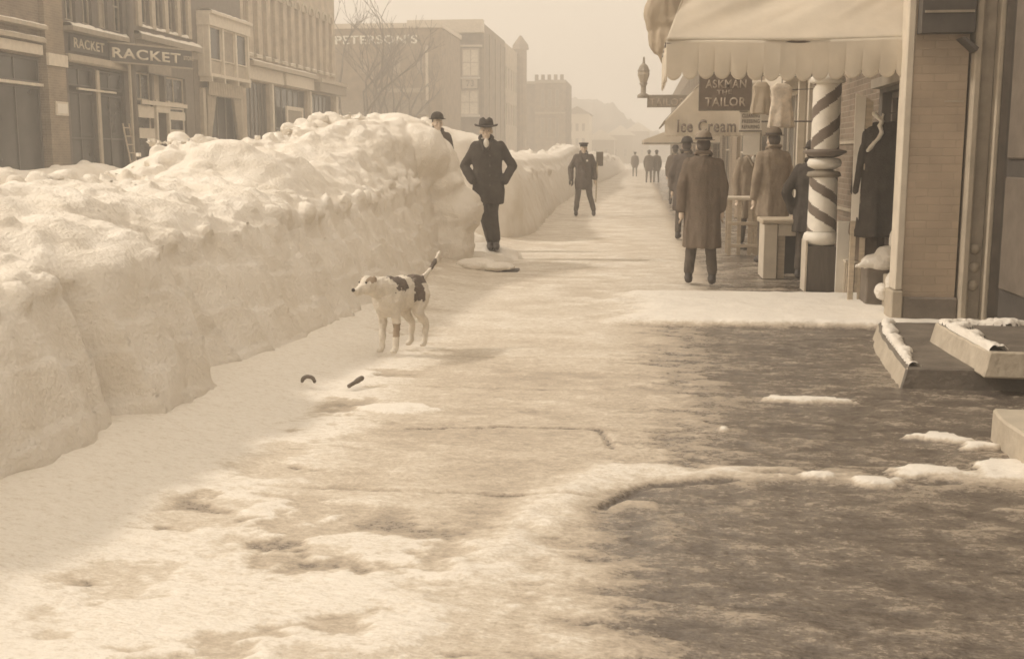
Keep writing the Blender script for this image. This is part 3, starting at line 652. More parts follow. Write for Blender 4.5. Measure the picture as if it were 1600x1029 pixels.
sg = wthing('street_sign', 'small pale sign with the number 73 on the tall corner building', 'sign', (g(733), Y7, zz7(138)))
f7.part('board', sg, M_cream, [(g(722), g(746), zz7(139), zz7(123), .1, .2)])
place_text('73', g(741) - g(729), zz7(126) - zz7(136), (g(729), Y7 - .203, zz7(136)), (1, 0, 0), (0, 0, 1), M_mid, sg, .01)
s7 = Fac('L', g(754)); s7.part('side_pilaster', t, BR_l, [(Y7 + a, Y7 + a + .7, 0, zz7(36) - .6, .003, .12) for a in (.1, 4, 8, 12, 15)])
# 8 turret building
X8 = g(754) - .3; Y8 = 114
t = wthing('turret_building', 'hazy building with a pointed corner turret beyond the corner building', 'building', (X8, 122, 0))
h8 = AY(800, 72, 118)[1]; s8 = Fac('L', X8)
ops8 = [(Y8 + 1 + k * 2.3, Y8 + 2.2 + k * 2.3, a, a + 2.2) for k in range(5) for a in (4.6, 8.2)]
wall(s8, t, BR_w, Y8, 127, 0, h8, ops8, 8)
for o_ in ops8: window(s8, t, *o_, M_tan, M_mid, mull=0)
bm = B(); lathe(bm, [(.7, 0), (.7, h8 + .3), (.95, h8 + .4), (.85, h8 + .9), (.1, h8 + 1.9)], (X8 + .3, 126.5, 0), 12); obj('turret', bm, BR_l, t)
# 9 castellated tower
Y9 = 140; f9 = Fac('F', Y9); g9 = lambda px: AY(px, 100, Y9)[0]; z9 = lambda py: AY(850, py, Y9)[1]
t = wthing('castellated_building', 'square tower building topped with battlements far down the street', 'building', (g9(860), Y9, 0))
ops = [(g9(a), g9(b), z9(c), z9(d_)) for a, b, c, d_ in ((845, 851, 168, 140), (856, 862, 168, 140), (868, 874, 168, 140), (845, 851, 215, 185), (856, 862, 215, 185), (868, 874, 215, 185))]
wall(f9, t, BR_l, g9(836), g9(884), 0, z9(125), ops, 10)
for o_ in ops: window(f9, t, *o_, M_tan, M_mid, mull=0)
f9.part('battlement', t, BR_l, [(g9(836 + k * 9.9), g9(841 + k * 9.9), z9(125), z9(117), -.5, .25) for k in range(5)])
f9.part('string_course', t, M_tan, [(g9(836), g9(884), z9(130), z9(126), .003, .3), (g9(836), g9(884), z9(178), z9(175), .003, .2)])
f9.part('wing', t, BR_m, [(g9(805), g9(836) - .01, 0, z9(131), -9, -.3)]); f9.part('wing_cornice', t, M_tan, [(g9(812), g9(836) - .01, z9(131), z9(127), -9, -.1)])
s9 = Fac('L', g9(884)); s9.part('side_pier', t, BR_m, [(Y9 + a, Y9 + a + 1, 0, z9(128), .003, .2) for a in (.2, 4, 8)])
# 10 pale house
Y10 = 175; f10 = Fac('F', Y10); h = lambda px: AY(px, 100, Y10)[0]; z10 = lambda py: AY(900, py, Y10)[1]
t = wthing('gabled_house', 'pale gabled building in the haze right of the battlement tower', 'house', (h(903), Y10, 0))
ops = [(h(a), h(a + 5), z10(c), z10(c - 12)) for a in (890, 900, 910) for c in (205, 228)]
wall(f10, t, M_cream, h(884), h(921), 0, z10(178), ops, 12)
for o_ in ops: window(f10, t, *o_, M_tan, M_mid, mull=0)
bm = B(); a, b, c_ = h(881), h(924), (h(881) + h(924)) / 2
vs = [bm.verts.new(p) for p in ((a, Y10 - .5, z10(178)), (b, Y10 - .5, z10(178)), (c_, Y10 - .5, z10(166)), (a, Y10 + 12, z10(178)), (b, Y10 + 12, z10(178)), (c_, Y10 + 12, z10(166)))]
for q in ((0, 1, 2), (3, 5, 4), (0, 2, 5, 3), (1, 4, 5, 2), (0, 3, 4, 1)): bm.faces.new([vs[i] for i in q])
obj('roof', bm, M_mid, t)
for k in range(3):
    xx = -6.5 + 3.0 * k; YY = 190 + 14 * k
    t = wthing('distant_house', ['low distant house under the hillside nearest the pale gabled building', 'middle one of the low houses under the hillside', 'last low house where the street ends under the hill'][k], 'house', (xx, YY, 0))
    ff = Fac('F', YY); o8 = [(xx - 1.2, xx - .5, 1.2, 2.6), (xx + .5, xx + 1.2, 1.2, 2.6)]; wall(ff, t, M_tan, xx - 2.2, xx + 2.2, 0, 4 + k, o8, 6)
    for o_ in o8: window(ff, t, *o_, M_cream, M_mid, mull=0)
    bm = B(); z0_ = 4 + k
    vs = [bm.verts.new(p) for p in ((xx - 2.6, YY - .4, z0_), (xx + 2.6, YY - .4, z0_), (xx, YY - .4, z0_ + 1.8), (xx - 2.6, YY + 6.4, z0_), (xx + 2.6, YY + 6.4, z0_), (xx, YY + 6.4, z0_ + 1.8))]
    for q in ((0, 1, 2), (3, 5, 4), (0, 2, 5, 3), (1, 4, 5, 2), (0, 3, 4, 1)): bm.faces.new([vs[i] for i in q])
    obj('roof', bm, M_snow, t)

# -- bare trees
def tree(x, y, hgt, label, seed, lean=0.0):
    r_ = random.Random(seed); t = wthing('bare_tree', label, 'tree', (x, y, 0), group='bare trees beside the lettered wall')
    tb = B(); cb = B()
    def br(bm, p, d, ln, rad, lev):
        pts = [p]; 
        for k in range(3):
            d = (d + Vector((r_.gauss(0, .12), r_.gauss(0, .12), r_.gauss(.03, .06)))).normalized(); q = pts[-1] + d * ln / 3; pts.append(q)
        for k in range(3): cap(bm, pts[k], pts[k + 1], max(rad * (1 - k * .2), .012), max(rad * (1 - (k + 1) * .2), .01), 6 if rad > .05 else 4, False)
        if lev == 0: return
        n = 3 if lev > 1 else 4
        for k in range(n):
            a = r_.uniform(0, 2 * PI); nd = (d * .8 + Vector((math.cos(a), math.sin(a), r_.uniform(.0, .5))) * r_.uniform(.35, .75)).normalized()
            br(cb, pts[r_.choice((2, 3, 3, 1))], nd, ln * r_.uniform(.55, .78), rad * .55, lev - 1)
    cap(tb, (x, y, -.1), (x, y, 1.6), .26, .2, 10, False)
    for s in (-1, 1): br(tb, Vector((x, y, 1.4)), Vector((s * .28 + lean, .05, 1)).normalized(), hgt * .5, .15, 4)
    obj('trunk', tb, M_branch, t, True); obj('crown', cb, M_branch, t)
for px, Y, hh_, sd_, lb in ((546, 72, 9.5, 4, 'bare forked tree nearest the long brick block'), (585, 76, 9.0, 9, 'bare tree in front of the middle of the lettered wall'), (625, 80, 7.0, 5, 'smaller bare tree at the right end of the lettered wall')):
    tree(AY(px, 180, Y)[0], Y, hh_, lb, sd_)

# ================================================================== RIGHT SIDE
RF = Fac('R', 2.62)
# near shop, right edge
t = wthing('shop_building', 'near shop at the right edge with a brick pier and dark panelled doorway', 'building', (3, 8, 0))
bm = B(); box(bm, 3.10, 3.4, -6, 10.02, 0, 5.5); obj('wall', bm, M_dark, t)
N10 = Fac('F', 10.2)
N10.part('brick_pier', t, BR_p, [(2.328, 2.78, 0.24, 5.5, -.5, 0)])
N10.part('pier_base', t, mat('dark_stone', (.19, .16, .13), .8, bump=.4, scale=5), [(2.335, 2.80, 0, .24, -.52, .04)], .012)
N10.part('corner_board', t, M_cream, [(2.262, 2.325, .30, 5.5, -.22, .02)], .008); N10.part('corner_board_foot', t, M_tan, [(2.235, 2.33, 0, .295, -.25, .05)], .01)
N10.part('door_jamb', t, M_tan, [(2.805, 2.865, 0, 5.5, -.3, .10)], .012); N10.part('jamb_panel', t, M_mid, [(2.87, 2.985, 0, 5.5, -.3, .02)]); N10.part('jamb_moulding', t, M_tan, [(2.99, 3.035, .0, 5.5, -.3, .12)], .012)
N10.part('jamb_edge', t, M_brown, [(3.04, 3.10, 0, 5.5, -.3, .10)])
for z in (.30, .46, .62): 
    bm = B(); lathe(bm, [(.045, 0), (.045, .01), (.03, .018), (.015, .03)], (0, 0, 0), 16)
    bm.transform(Matrix.Translation((2.925, 10.18, z + .05)) @ Matrix.Rotation(PI / 2, 4, 'X')); obj('rosette', bm, M_tan, t, True)
N10.part('fascia', t, M_dark, [(2.34, 2.775, 2.50, 3.1, .003, .16)]); N10.part('shade_box_rail', t, M_mid, [(2.36, 2.76, 2.66, 2.68, .163, .18)])  # dark box and bracket below stand for the shade over the pier top
bm = B(); hexa(bm, [N10.pt(u, z, d) for (u, z) in ((2.66, 2.455), (2.70, 2.455), (2.79, 2.34), (2.805, 2.37)) for d in (.01, .2)]); obj('bracket', bm, M_dark, t)
N10.part('stone_chip', t, M_tan, [(2.60, 2.76, 1.93, 1.945, .001, .006)])
WF = Fac('R', 3.10)
for k in range(4): WF.part('door_panel', t, M_brown, [(9.2 - k * .9, 9.95 - k * .9, .35, 1.3, .003, .03), (9.2 - k * .9, 9.95 - k * .9, 1.45, 4.2, .003, .03)], .01)
# barber shop front between pier and brick wall
t = wthing('barber_shop', 'dark recessed barber shop front under the big scalloped awning', 'building', (2.8, 12, 0))
wall(RF, t, M_woodd, 10.72, 13.0, 0, 5.5, [(10.95, 11.9, .1, 2.15), (12.05, 12.85, .5, 2.15)], 6, .12)
RF.part('door', t, M_dark, [(10.97, 11.88, .1, 2.15, -.5, -.44)]); window(RF, t, 12.05, 12.85, .5, 2.15, M_brown, mull=0)
RF.part('lintel', t, M_mid, [(10.72, 13.0, 2.2, 2.3, .003, .10), (10.72, 13.0, 2.42, 2.5, .003, .14)])
t = wthing('brick_building', 'narrow brick wall section behind the barber pole', 'building', (2.8, 14, 0))
wall(RF, t, BR_r, 13.02, 15.6, 0, 7.5, [(13.5, 14.3, 3.6, 5.4)], 6); window(RF, t, 13.5, 14.3, 3.6, 5.4, M_tan)
RF.part('band', t, M_tan, [(13.05, 15.58, 1.62, 1.66, .002, .02), (13.05, 15.58, .78, .82, .002, .02)])
t = wthing('tailor_shop', 'cream trimmed tailor shop front with hanging clothes', 'building', (2.8, 19, 0))
ops = [(15.9, 17.6, .5, 2.6), (17.8, 18.7, 0, 2.6), (18.9, 22.6, .5, 2.6)]
wall(RF, t, M_tan, 15.62, 23.0, 0, 7.5, ops, 6)
for i, o_ in enumerate(ops):
    window(RF, t, *o_, M_cream, mull=[1, 0, 3][i], bars=[0, 1, 0][i], name=['window', 'door', 'window'][i])
RF.part('cream_post', t, M_cream, [(a, a + .14, 0, 2.7, .003, .10) for a in (15.7, 17.63, 18.73, 22.7)]); RF.part('fascia', t, M_cream, [(15.65, 22.95, 2.7, 3.1, .003, .2)])
t = wthing('confectionery_shop', 'shop behind the lettered ice cream awning', 'building', (2.8, 27, 0))
ops = [(23.5, 26.5, .5, 2.6), (27, 28, 0, 2.6), (28.5, 31.5, .5, 2.6)]
wall(RF, t, BR_l, 23.05, 33, 0, 7.0, ops, 6)
for o_ in ops: window(RF, t, *o_, M_cream)
t = wthing('brick_row', 'far row of brick shops running down the right side of the street', 'building', (2.8, 60, 0))
ops = [(34 + k * 4, 37 + k * 4, .5, 2.8) for k in range(16)] + [(34.5 + k * 2, 35.4 + k * 2, 3.9, 5.6) for k in range(32)]
wall(RF, t, BR_m, 33.05, 100, 0, 6.5, ops, 6)
for o_ in ops[:16]: window(RF, t, *o_, M_tan, mull=2)
for o_ in ops[16:]: window(RF, t, *o_, M_tan, mull=0)
# small stone-edged garment display things come later

# -- steps
def slab(name, label, poly, z0, z1, m, flare=.05, darkfront=False):
    t = wthing(name, label, 'step', (poly[0][0], poly[0][1], z0))
    bm = B(); lo_ = [bm.verts.new((x - (flare if x < 2.9 else 0), y - (.03 if y < poly[0][1] + .02 else 0), z0)) for x, y in poly]; hi_ = [bm.verts.new((x, y, z1)) for x, y in poly]
    bm.faces.new(lo_[::-1]); bm.faces.new(hi_)
    n = len(poly)
    for i in range(n): bm.faces.new((lo_[i], lo_[(i + 1) % n], hi_[(i + 1) % n], hi_[i]))
    bmesh.ops.recalc_face_normals(bm, faces=bm.faces[:]); bevel(bm, .012)
    for f_ in bm.faces: f_.material_index = 0 if (f_.normal.z > .8 or (darkfront and f_.normal.y < -.6)) else 1  # lighter sides paint sunlight on the stone; top and front stay dark
    bmesh.ops.subdivide_edges(bm, edges=[e_ for e_ in bm.edges if e_.calc_length() > .2], cuts=14, use_grid_fill=True)
    for v_ in bm.verts:
        q_ = fbm(np.array([[v_.co.x * 5, v_.co.y * 5, v_.co.z * 5]]), 3)[0]; v_.co.z += .008 * q_; v_.co.x += .016 * q_
    obj('slab', bm, [m, M_step_lit], t)
    return t
M_step_lit = mat('step_stone_lit', (.56, .49, .39), .85, c2=(.42, .36, .28), scale=6, bump=.5, bscale=22)  # sunlight put into the colour of the step sides
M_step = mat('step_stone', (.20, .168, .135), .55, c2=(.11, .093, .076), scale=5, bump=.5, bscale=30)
def rimsnow(t, pts, wd, h, z, name='snow_rim', m=None, zdown=0.0, seed=1):
    """ragged snow lying along an edge (and clinging down its face)"""
    bm = B(); r_ = random.Random(seed)
    for (a, b) in zip(pts, pts[1:]):
        a = Vector((*a, z)); b = Vector((*b, z)); n = max(2, int((b - a).length / .04))
        for k in range(n):
            p = a.lerp(b, (k + r_.random() * .6) / n)
            q = wd * r_.uniform(.25, 1.15)
            if r_.random() < .22: continue
            ell(bm, (p.x + r_.gauss(0, wd * .35), p.y + r_.gauss(0, wd * .3), p.z - zdown * .5 * r_.random()), (q * 1.2, q * r_.uniform(1.2, 2.6), (h + zdown) * .5 * r_.uniform(.4, .8)), Matrix.Rotation(r_.uniform(0, 3), 4, 'Z'), 10)
    me = remesh(bm, .014, 2); v = verts(me); setv(me, v + norms(me) * (.012 * fbm(v * 26, 4, .6))[:, None])
    return obj(name, me, m or M_snow2, t, True)
def snow_sheet(t, line, edge, x1, y0, y1, z, wd, h, seed=0):
    """ragged sheet of snow on a step; edge = the step's left edge ((x, y), (x, y)) it must not cross"""
    xs, ys = np.arange(min(e[0] for e in edge), x1, .010), np.arange(y0, y1, .012); keep = {}
    def f(U, V):
        d = polydist(U, V, line); n = fbm(np.stack([U * 6, V * 6, 0 * U + seed], -1), 4, .6)
        ex = np.interp(V, [e[1] for e in edge], [e[0] for e in edge])
        k = np.minimum((wd * (1 + 1.5 * n) - d) / .04, (U - ex - .012) / .03); keep['k'] = k
        return np.stack([U, V, z - .004 + h * (1 + .8 * n) * np.sqrt(np.clip(k, 0, 1)) - .02 * (k < 0)], -1)
    me = grid(xs, ys, f); bm = bmesh.new(); bm.from_mesh(me); bm.verts.ensure_lookup_table()
    bmesh.ops.delete(bm, geom=[bm.verts[i] for i in np.nonzero(keep['k'] < -.25)[0]], context='VERTS')
    bm.to_mesh(me); bm.free(); smooth(me)
    return obj('snow_rim', me, M_snow2, t, True)
S1 = [(1.735, 7.36), (1.875, 8.85), (1.98, 9.40), (3.09, 9.40), (3.09, 7.36)]
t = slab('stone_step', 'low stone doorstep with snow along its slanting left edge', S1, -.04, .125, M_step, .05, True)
snow_sheet(t, [(1.79, 7.40), (1.93, 8.82), (2.04, 9.36)], ((1.74, 7.36), (1.878, 8.85), (1.985, 9.40)), 2.25, 7.4, 9.38, .132, .05, .03, 3)
p2 = G(1462, 502, .27); p3 = G(1545, 548, .27)
S2 = [(p3[0], p3[1]), (p2[0], p2[1]), (3.095, p2[1]), (3.095, p3[1])]
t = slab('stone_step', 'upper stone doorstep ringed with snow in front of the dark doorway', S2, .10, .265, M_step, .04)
snow_sheet(t, [(p3[0] + .05, p3[1] + .06), (p2[0] + .05, p2[1] - .06), (3.05, p2[1] - .05)], ((p3[0], p3[1]), (p2[0], p2[1])), 3.09, p3[1] + .03, p2[1] - .02, .272, .07, .035, 5)
S3 = [(1.84, 4.2), (1.86, 6.02), (3.09, 6.02), (3.09, 4.2)]
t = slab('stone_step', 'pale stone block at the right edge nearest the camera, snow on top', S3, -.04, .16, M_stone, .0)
snow_sheet(t, [(2.15, 5.0), (2.10, 5.7)], ((1.85, 4.2), (1.87, 6.02)), 2.5, 4.6, 5.97, .166, .11, .03, 9)
bm = B(); c = G(1548, 592, 0.02); ell(bm, (c[0], c[1] - .05, .05), (.055, .05, .05)); me = remesh(bm, .01, 1); v = verts(me); setv(me, v + norms(me) * (.01 * fbm(v * 20, 3))[:, None])
tag(obj('snow_lump', me, M_snow2, None, True), 'round lump of snow lying against the front of the low doorstep', 'snow')

# -- big awning
t = wthing('awning', 'big pale canvas awning with a scalloped valance hanging over the walk', 'awning', (1.4, 10.4, 2.1))
XA, XB = .22, 2.36
def fv(U, V):  # valance: U 0..1 along, V 0 bottom..1 top
    x = XA + (XB - XA) * U; ns = 15
    sc = np.sqrt(np.abs(np.sin(U * ns * PI)) + 1e-9); zb = 2.215 - .075 * sc + .015 * np.sin(U * 9); zt_ = 2.50 - .015 * np.sin(U * PI)
    z = zb + (zt_ - zb) * V
    y = 10.4 + .025 * np.sin(U * 11 + V * 2) + .004 * np.sin(U * 37) * (1 - V) - .04 * V * (1 - V)
    return np.stack([x, y, z], -1)
o = obj('valance', grid(np.linspace(0, 1, 301), np.linspace(0, 1, 14), fv), M_canvas, t, True); solid(o, .006)
def fr(U, V):
    x0 = XA + (2.42 - XA) * U; x1 = 1.15 + (2.62 - 1.15) * U
    x = x0 + (x1 - x0) * V; y = 10.4 + 1.7 * V; z = 2.503 - .015 * np.sin(U * PI) + 2.6 * V
    P = np.stack([(U * 3.2 - V * 5.5), V * 2.0, U * 0], -1)
    sag = .16 * np.sin(np.clip(V, 0, 1) * PI) * np.sin(U * PI) + .09 * fbm(P * 1.5, 3) * np.clip(V * 6, 0, 1) + .035 * np.sin((U * 5 - V * 9) * 2.2) * np.clip(V * 5, 0, 1)
    return np.stack([x, y + sag * .6, z - sag * .6], -1)
o = obj('canopy_end', grid(np.linspace(0, 1, 140), np.linspace(0, 1, 90), fr), M_canvas, t, True); solid(o, .006)
def fs_(U, V):
    y = 10.4 + (12.1 - 10.4) * U + (12.1 - 10.4) * (1 - U) * V; x = XA + .93 * V + .0 * U; z = 2.503 + 2.6 * V - .1 * np.sin(U * PI) * np.sin(V * PI)
    return np.stack([x, y, z], -1)
o = obj('canopy_slope', grid(np.linspace(0, 1, 40), np.linspace(0, 1, 40), fs_), M_canvas, t, True); solid(o, .006)
bm = B(); box(bm, 1.15, 2.62, 12.11, 12.3, 5.08, 5.1); obj('canopy_top', bm, M_canvas, t)
def fsv(U, V):
    y = 10.42 + 1.66 * U; sc = np.sqrt(np.abs(np.sin(U * 12 * PI)) + 1e-9); zb = 2.215 - .075 * sc
    return np.stack([XA + .01 * np.sin(U * 20), y, zb + (2.50 - zb) * V], -1)
o = obj('side_valance', grid(np.linspace(0, 1, 200), np.linspace(0, 1, 6), fsv), M_canvas, t, True); solid(o, .006)
bm = B(); rod(bm, (XA, 10.43, 2.47), (2.62, 10.43, 2.47), .014); rod(bm, (XA, 10.43, 2.47), (XA, 12.1, 2.47), .014); rod(bm, (XA, 12.1, 2.47), (2.62, 12.1, 2.47), .014); obj('frame', bm, M_metal, t)
bm = B(); ell(bm, (2.42, 10.5, 2.60), (.10, .09, .14)); ell(bm, (2.46, 10.5, 2.72), (.09, .09, .1)); me = remesh(bm, .015, 1); v = verts(me); setv(me, v + norms(me) * (.03 * fbm(v * 9, 3))[:, None]); obj('gathered_end', me, M_canvas, t, True)
# sagging bundle of canvas beyond it
t = wthing('awning', 'half furled sagging canvas awning hanging past the left end of the big one', 'awning', (.3, 14.2, 2.6))
bm = B(); a0 = AY(1022, 40, 14.2); a1 = AY(1046, 98, 14.2)
ell(bm, (AY(1040, 34, 14.2)[0], 14.2, AY(1040, 34, 14.2)[1]), (.26, .22, .12)); ell(bm, (AY(1038, 55, 14.2)[0], 14.2, AY(1038, 55, 14.2)[1]), (.19, .2, .2))
ell(bm, (AY(1044, 78, 14.2)[0], 14.2, AY(1044, 78, 14.2)[1]), (.13, .14, .2)); ell(bm, (AY(1050, 40, 14.2)[0] + .15, 14.3, AY(1050, 40, 14.2)[1]), (.3, .2, .25))
ell(bm, (AY(1034, 20, 14.2)[0], 14.2, AY(1034, 20, 14.2)[1]), (.24, .22, .3)); ell(bm, (AY(1036, 50, 14.2)[0]+.05, 14.2, AY(1038, 60, 14.2)[1]), (.22, .2, .25))
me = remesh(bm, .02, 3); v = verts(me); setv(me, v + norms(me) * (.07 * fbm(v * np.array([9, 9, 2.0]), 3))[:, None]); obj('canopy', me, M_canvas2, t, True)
bm = B(); rod(bm, (AY(1010, 30, 14.2)[0], 14.2, AY(1010, 30, 14.2)[1]), (2.62, 14.2, 3.4), .02); obj('arm', bm, M_metal, t)

# -- tailor sign, notices
t = wthing('hanging_sign', 'dark board lettered ASKMAN THE TAILOR hanging below the awning scallops', 'sign', (1.2, 17, 2.1))
F17 = Fac('F', 17.0); x0, x1 = AY(1094, 150, 17)[0], AY(1172, 150, 17)[0]; z1, z0 = AY(1130, 118, 17)[1], AY(1130, 171, 17)[1]
F17.part('board', t, mat('sign_brown', (.17, .13, .10), .6), [(x0, x1, z0, z1, -.02, .02)]); F17.part('frame', t, M_brown, [(x0 - .02, x1 + .02, z1, z1 + .02, -.03, .03), (x0 - .02, x1 + .02, z0 - .02, z0, -.03, .03), (x0 - .02, x0, z0, z1, -.03, .03), (x1, x1 + .02, z0, z1, -.03, .03)])
hh = z1 - z0
M_ls = mat('letter_sign', (.42, .35, .28), .7, bump=0)
place_text('ASKMAN', (x1 - x0) * .82, hh * .25, (x0 + (x1 - x0) * .1, 16.975, z0 + hh * .62), (1, 0, 0), (0, 0, 1), M_ls, t, .005)
place_text('THE', (x1 - x0) * .3, hh * .13, (x0 + (x1 - x0) * .33, 16.975, z0 + hh * .44), (1, 0, 0), (0, 0, 1), M_ls, t, .005)
place_text('TAILOR', (x1 - x0) * .82, hh * .27, (x0 + (x1 - x0) * .1, 16.975, z0 + hh * .08), (1, 0, 0), (0, 0, 1), M_ls, t, .005)
bm = B(); rod(bm, (x0, 17, z1 + .03), (2.62, 17, z1 + .03), .015); rod(bm, (x0 + .3, 17, z1 + .03), (2.62, 17, z1 + .7), .01); obj('bracket', bm, M_metal, t)
t = wthing('notice_board', 'pale board with three rows of dark writing under the tailor sign', 'sign', (1.7, 17.3, 1.85))
F173 = Fac('F', 17.3); q = lambda px, py, Y=17.3: AY(px, py, Y)
rows = ('CLEANING', 'PRESSING', 'REPAIRING')
F173.part('board', t, M_shirt, [(q(1162, 0)[0], q(1196, 0)[0], q(0 + 1180, 204)[1], q(1180, 175)[1], -.02, .02)])
for i, s_ in enumerate(rows): place_text(s_, q(1193, 0)[0] - q(1165, 0)[0], .055, (q(1165, 0)[0], 17.278, q(1180, 184 + i * 8.6)[1]), (1, 0, 0), (0, 0, 1), M_letterd, t, .003)
F173.part('rail', t, M_brown, [(q(1161, 0)[0], q(1197, 0)[0], q(1180, 206)[1], q(1180, 204)[1], -.03, .03), (q(1161, 0)[0], q(1197, 0)[0], q(1180, 175)[1], q(1180, 173.5)[1], -.03, .03)])
bm = B(); rod(bm, (q(1196, 0)[0], 17.3, q(1180, 190)[1]), (2.62, 17.3, q(1180, 190)[1]), .012); obj('bracket', bm, M_metal, t)
t = wthing('paper_sheet', 'blank white placard hanging below the rows of writing', 'placard', (1.75, 17.35, 1.5))
F173.part('sheet', t, M_shirt, [(q(1168, 0)[0], q(1195, 0)[0], q(1180, 242)[1], q(1180, 207)[1], -.015, .0)]); F173.part('batten', t, M_mid, [(q(1194.5, 0)[0], q(1197, 0)[0], q(1180, 290)[1], q(1180, 207)[1], -.02, .01)])
# ice cream awning
t = wthing('awning', 'pale awning lettered Ice Cream with a tiny scalloped hem', 'awning', (1.2, 24, 1.9))
ax0, ax1 = AY(1038, 200, 24)[0], AY(1163, 200, 24)[0]; zb0 = AY(1100, 213, 24)[1]; zm = AY(1038, 190, 24)[1]; ztp = AY(1098, 126, 24)[1]; xtp = AY(1098, 126, 24)[0]
def fi(U, V):
    x = ax0 + (2.62 - ax0) * U; zt_ = np.where(x < xtp, zm + (ztp - zm) * (x - ax0) / (xtp - ax0), ztp)
    zb = zb0 + .03 - .035 * np.sqrt(np.abs(np.sin(U * 30 * PI)) + 1e-9); z = zb + (zt_ - zb) * V
    return np.stack([x + .02 * (1 - V), 24 + .04 * np.sin(U * 13 + V * 3), z], -1)
o = obj('end_panel', grid(np.linspace(0, 1, 301), np.linspace(0, 1, 16), fi), M_canvas, t, True); solid(o, .01)
def fi2(U, V):
    x = ax0 + (xtp - ax0) * V; return np.stack([x, 24 + 6 * U, zm + (ztp - zm) * V - .05 * np.sin(U * PI * 3) ** 2 * np.sin(V * PI)], -1)
o = obj('canopy', grid(np.linspace(0, 1, 40), np.linspace(0, 1, 20), fi2), M_canvas, t, True); solid(o, .01)
bm = B(); 
for u in (.0, 2.0, 4.0, 6.0): rod(bm, (ax0, 24 + u + .03, zm), (xtp, 24 + u + .03, ztp), .02)
rod(bm, (ax0, 24, zm), (ax0, 30, zm), .02); obj('frame', bm, M_mid, t)
c1 = AY(1058, 210, 23.9)
place_text('Ice Cream', AY(1150, 205, 23.9)[0] - c1[0], .26, (c1[0], 23.93, AY(1100, 207, 23.9)[1]), (1, 0, 0), (0, 0, 1), M_letterd, t, .01)
# more awnings far down, lettered sign and lantern on a bracket
for k, (Y, pl, pt_, lb) in enumerate(((38, 1006, 193, 'plain white awning peeking out beyond the ice cream awning'), (50, 1003, 208, 'farthest white awning, small and hazy, down the right side'))):
    t = wthing('awning', lb, 'awning', (1, Y, 2)); xa = AY(pl, 220, Y)[0]; zb_ = AY(pl, 224, Y)[1]; zt_ = AY(1040, pt_ - 20, Y)[1]
    bm = B(); hexa(bm, [(x, y, z) for (x, z) in ((xa, zb_), (xa, zb_ + .12), (2.62, zb_), (2.62, zt_)) for y in (Y, Y + 5)]); obj('canopy', bm, M_canvas, t)
    bm = B(); rod(bm, (xa, Y, zb_), (2.62, Y, zb_), .03); obj('frame', bm, M_mid, t)
t = wthing('hanging_sign', 'small hazy projecting sign lettered TAILOR next to a lantern', 'sign', (.6, 33, 3))
F33 = Fac('F', 33.0); p = lambda px, py: AY(px, py, 33)
F33.part('board', t, M_mid, [(p(1014, 0)[0], p(1078, 0)[0], p(1030, 168)[1], p(1030, 151)[1], -.04, .04)])
place_text('TAILOR', p(1074, 0)[0] - p(1018, 0)[0], p(1030, 154)[1] - p(1030, 166)[1], (p(1018, 0)[0], 32.955, p(1030, 166)[1]), (1, 0, 0), (0, 0, 1), M_ls, t, .01)
bm = B(); rod(bm, (p(1000, 0)[0], 33, p(1030, 150)[1]), (2.62, 33, p(1030, 150)[1]), .03); obj('bracket', bm, M_mid, t)
t = wthing('street_lantern', 'ornate lantern with a pointed finial on the outer end of the sign bracket', 'lamp', (p(1005, 0)[0], 33, p(1005, 150)[1]))
c = p(1005, 153); s_ = 33 / 1750
bm = B(); lathe(bm, [(9 * s_, 0), (9 * s_, 4 * s_), (4 * s_, 7 * s_), (4 * s_, 17 * s_), (6.5 * s_, 22 * s_)], (c[0], 33, c[1]), 14); obj('stem', bm, M_mid, t, True)
bm = B(); lathe(bm, [(5 * s_, 0), (9 * s_, 12 * s_), (8.5 * s_, 17 * s_)], (c[0], 33, c[1] + 22.2 * s_), 8); obj('globe', bm, M_tan, t)
bm = B(); lathe(bm, [(9.5 * s_, 0), (6 * s_, 8 * s_), (2 * s_, 12 * s_), (1.4 * s_, 20 * s_), (.2 * s_, 22 * s_)], (c[0], 33, c[1] + 39.3 * s_), 8); obj('cap', bm, M_mid, t)

# -- barber pole
t = wthing('barber_pole', 'stout striped barber pole standing on a dark square pedestal', 'barber pole', (2.0, 12.62, 0))
bx_, by_ = 2.0, 12.66
bm = B(); box(bm, bx_ - .165, bx_ + .165, by_ - .16, by_ + .16, 0, .50); bevel(bm, .015); obj('pedestal', bm, M_woodd, t)
bm = B(); box(bm, bx_ - .185, bx_ - .166, by_ - .17, by_ + .17, 0.0, .56); obj('pedestal_edge', bm, M_cream, t)
bm = B(); lathe(bm, [(.12, .50), (.185, .53), (.20, .58), (.185, .63), (.15, .655)], (bx_, by_, 0)); obj('lower_collar', bm, M_pw, t, True)
def striped(z0, z1, r0, r1, turns, ph, name, nbands=2):
    nz, ns = 60, 48; bm = B(); rows = []
    for j in range(nz + 1):
        tt = j / nz; z = z0 + (z1 - z0) * tt; r = r0 + (r1 - r0) * tt
        rows.append([bm.verts.new((bx_ + r * math.cos(2 * PI * i / ns), by_ + r * math.sin(2 * PI * i / ns), z)) for i in range(ns)])
    for j in range(nz):
        for i in range(ns):
            f_ = bm.faces.new((rows[j][i], rows[j][(i + 1) % ns], rows[j + 1][(i + 1) % ns], rows[j + 1][i]))
            a = (i + .5) / ns * nbands + (j + .5) / nz * turns + ph
            f_.material_index = 1 if (a % 1.0) < .40 else 0
    bm.faces.new(rows[-1]); obj(name, bm, [M_pw, M_pd], t, True)
striped(.655, 1.24, .158, .150, 2.1, .15, 'lower_shaft', 2); striped(1.53, 2.24, .150, .150, -2.1, .3, 'upper_shaft', 2)
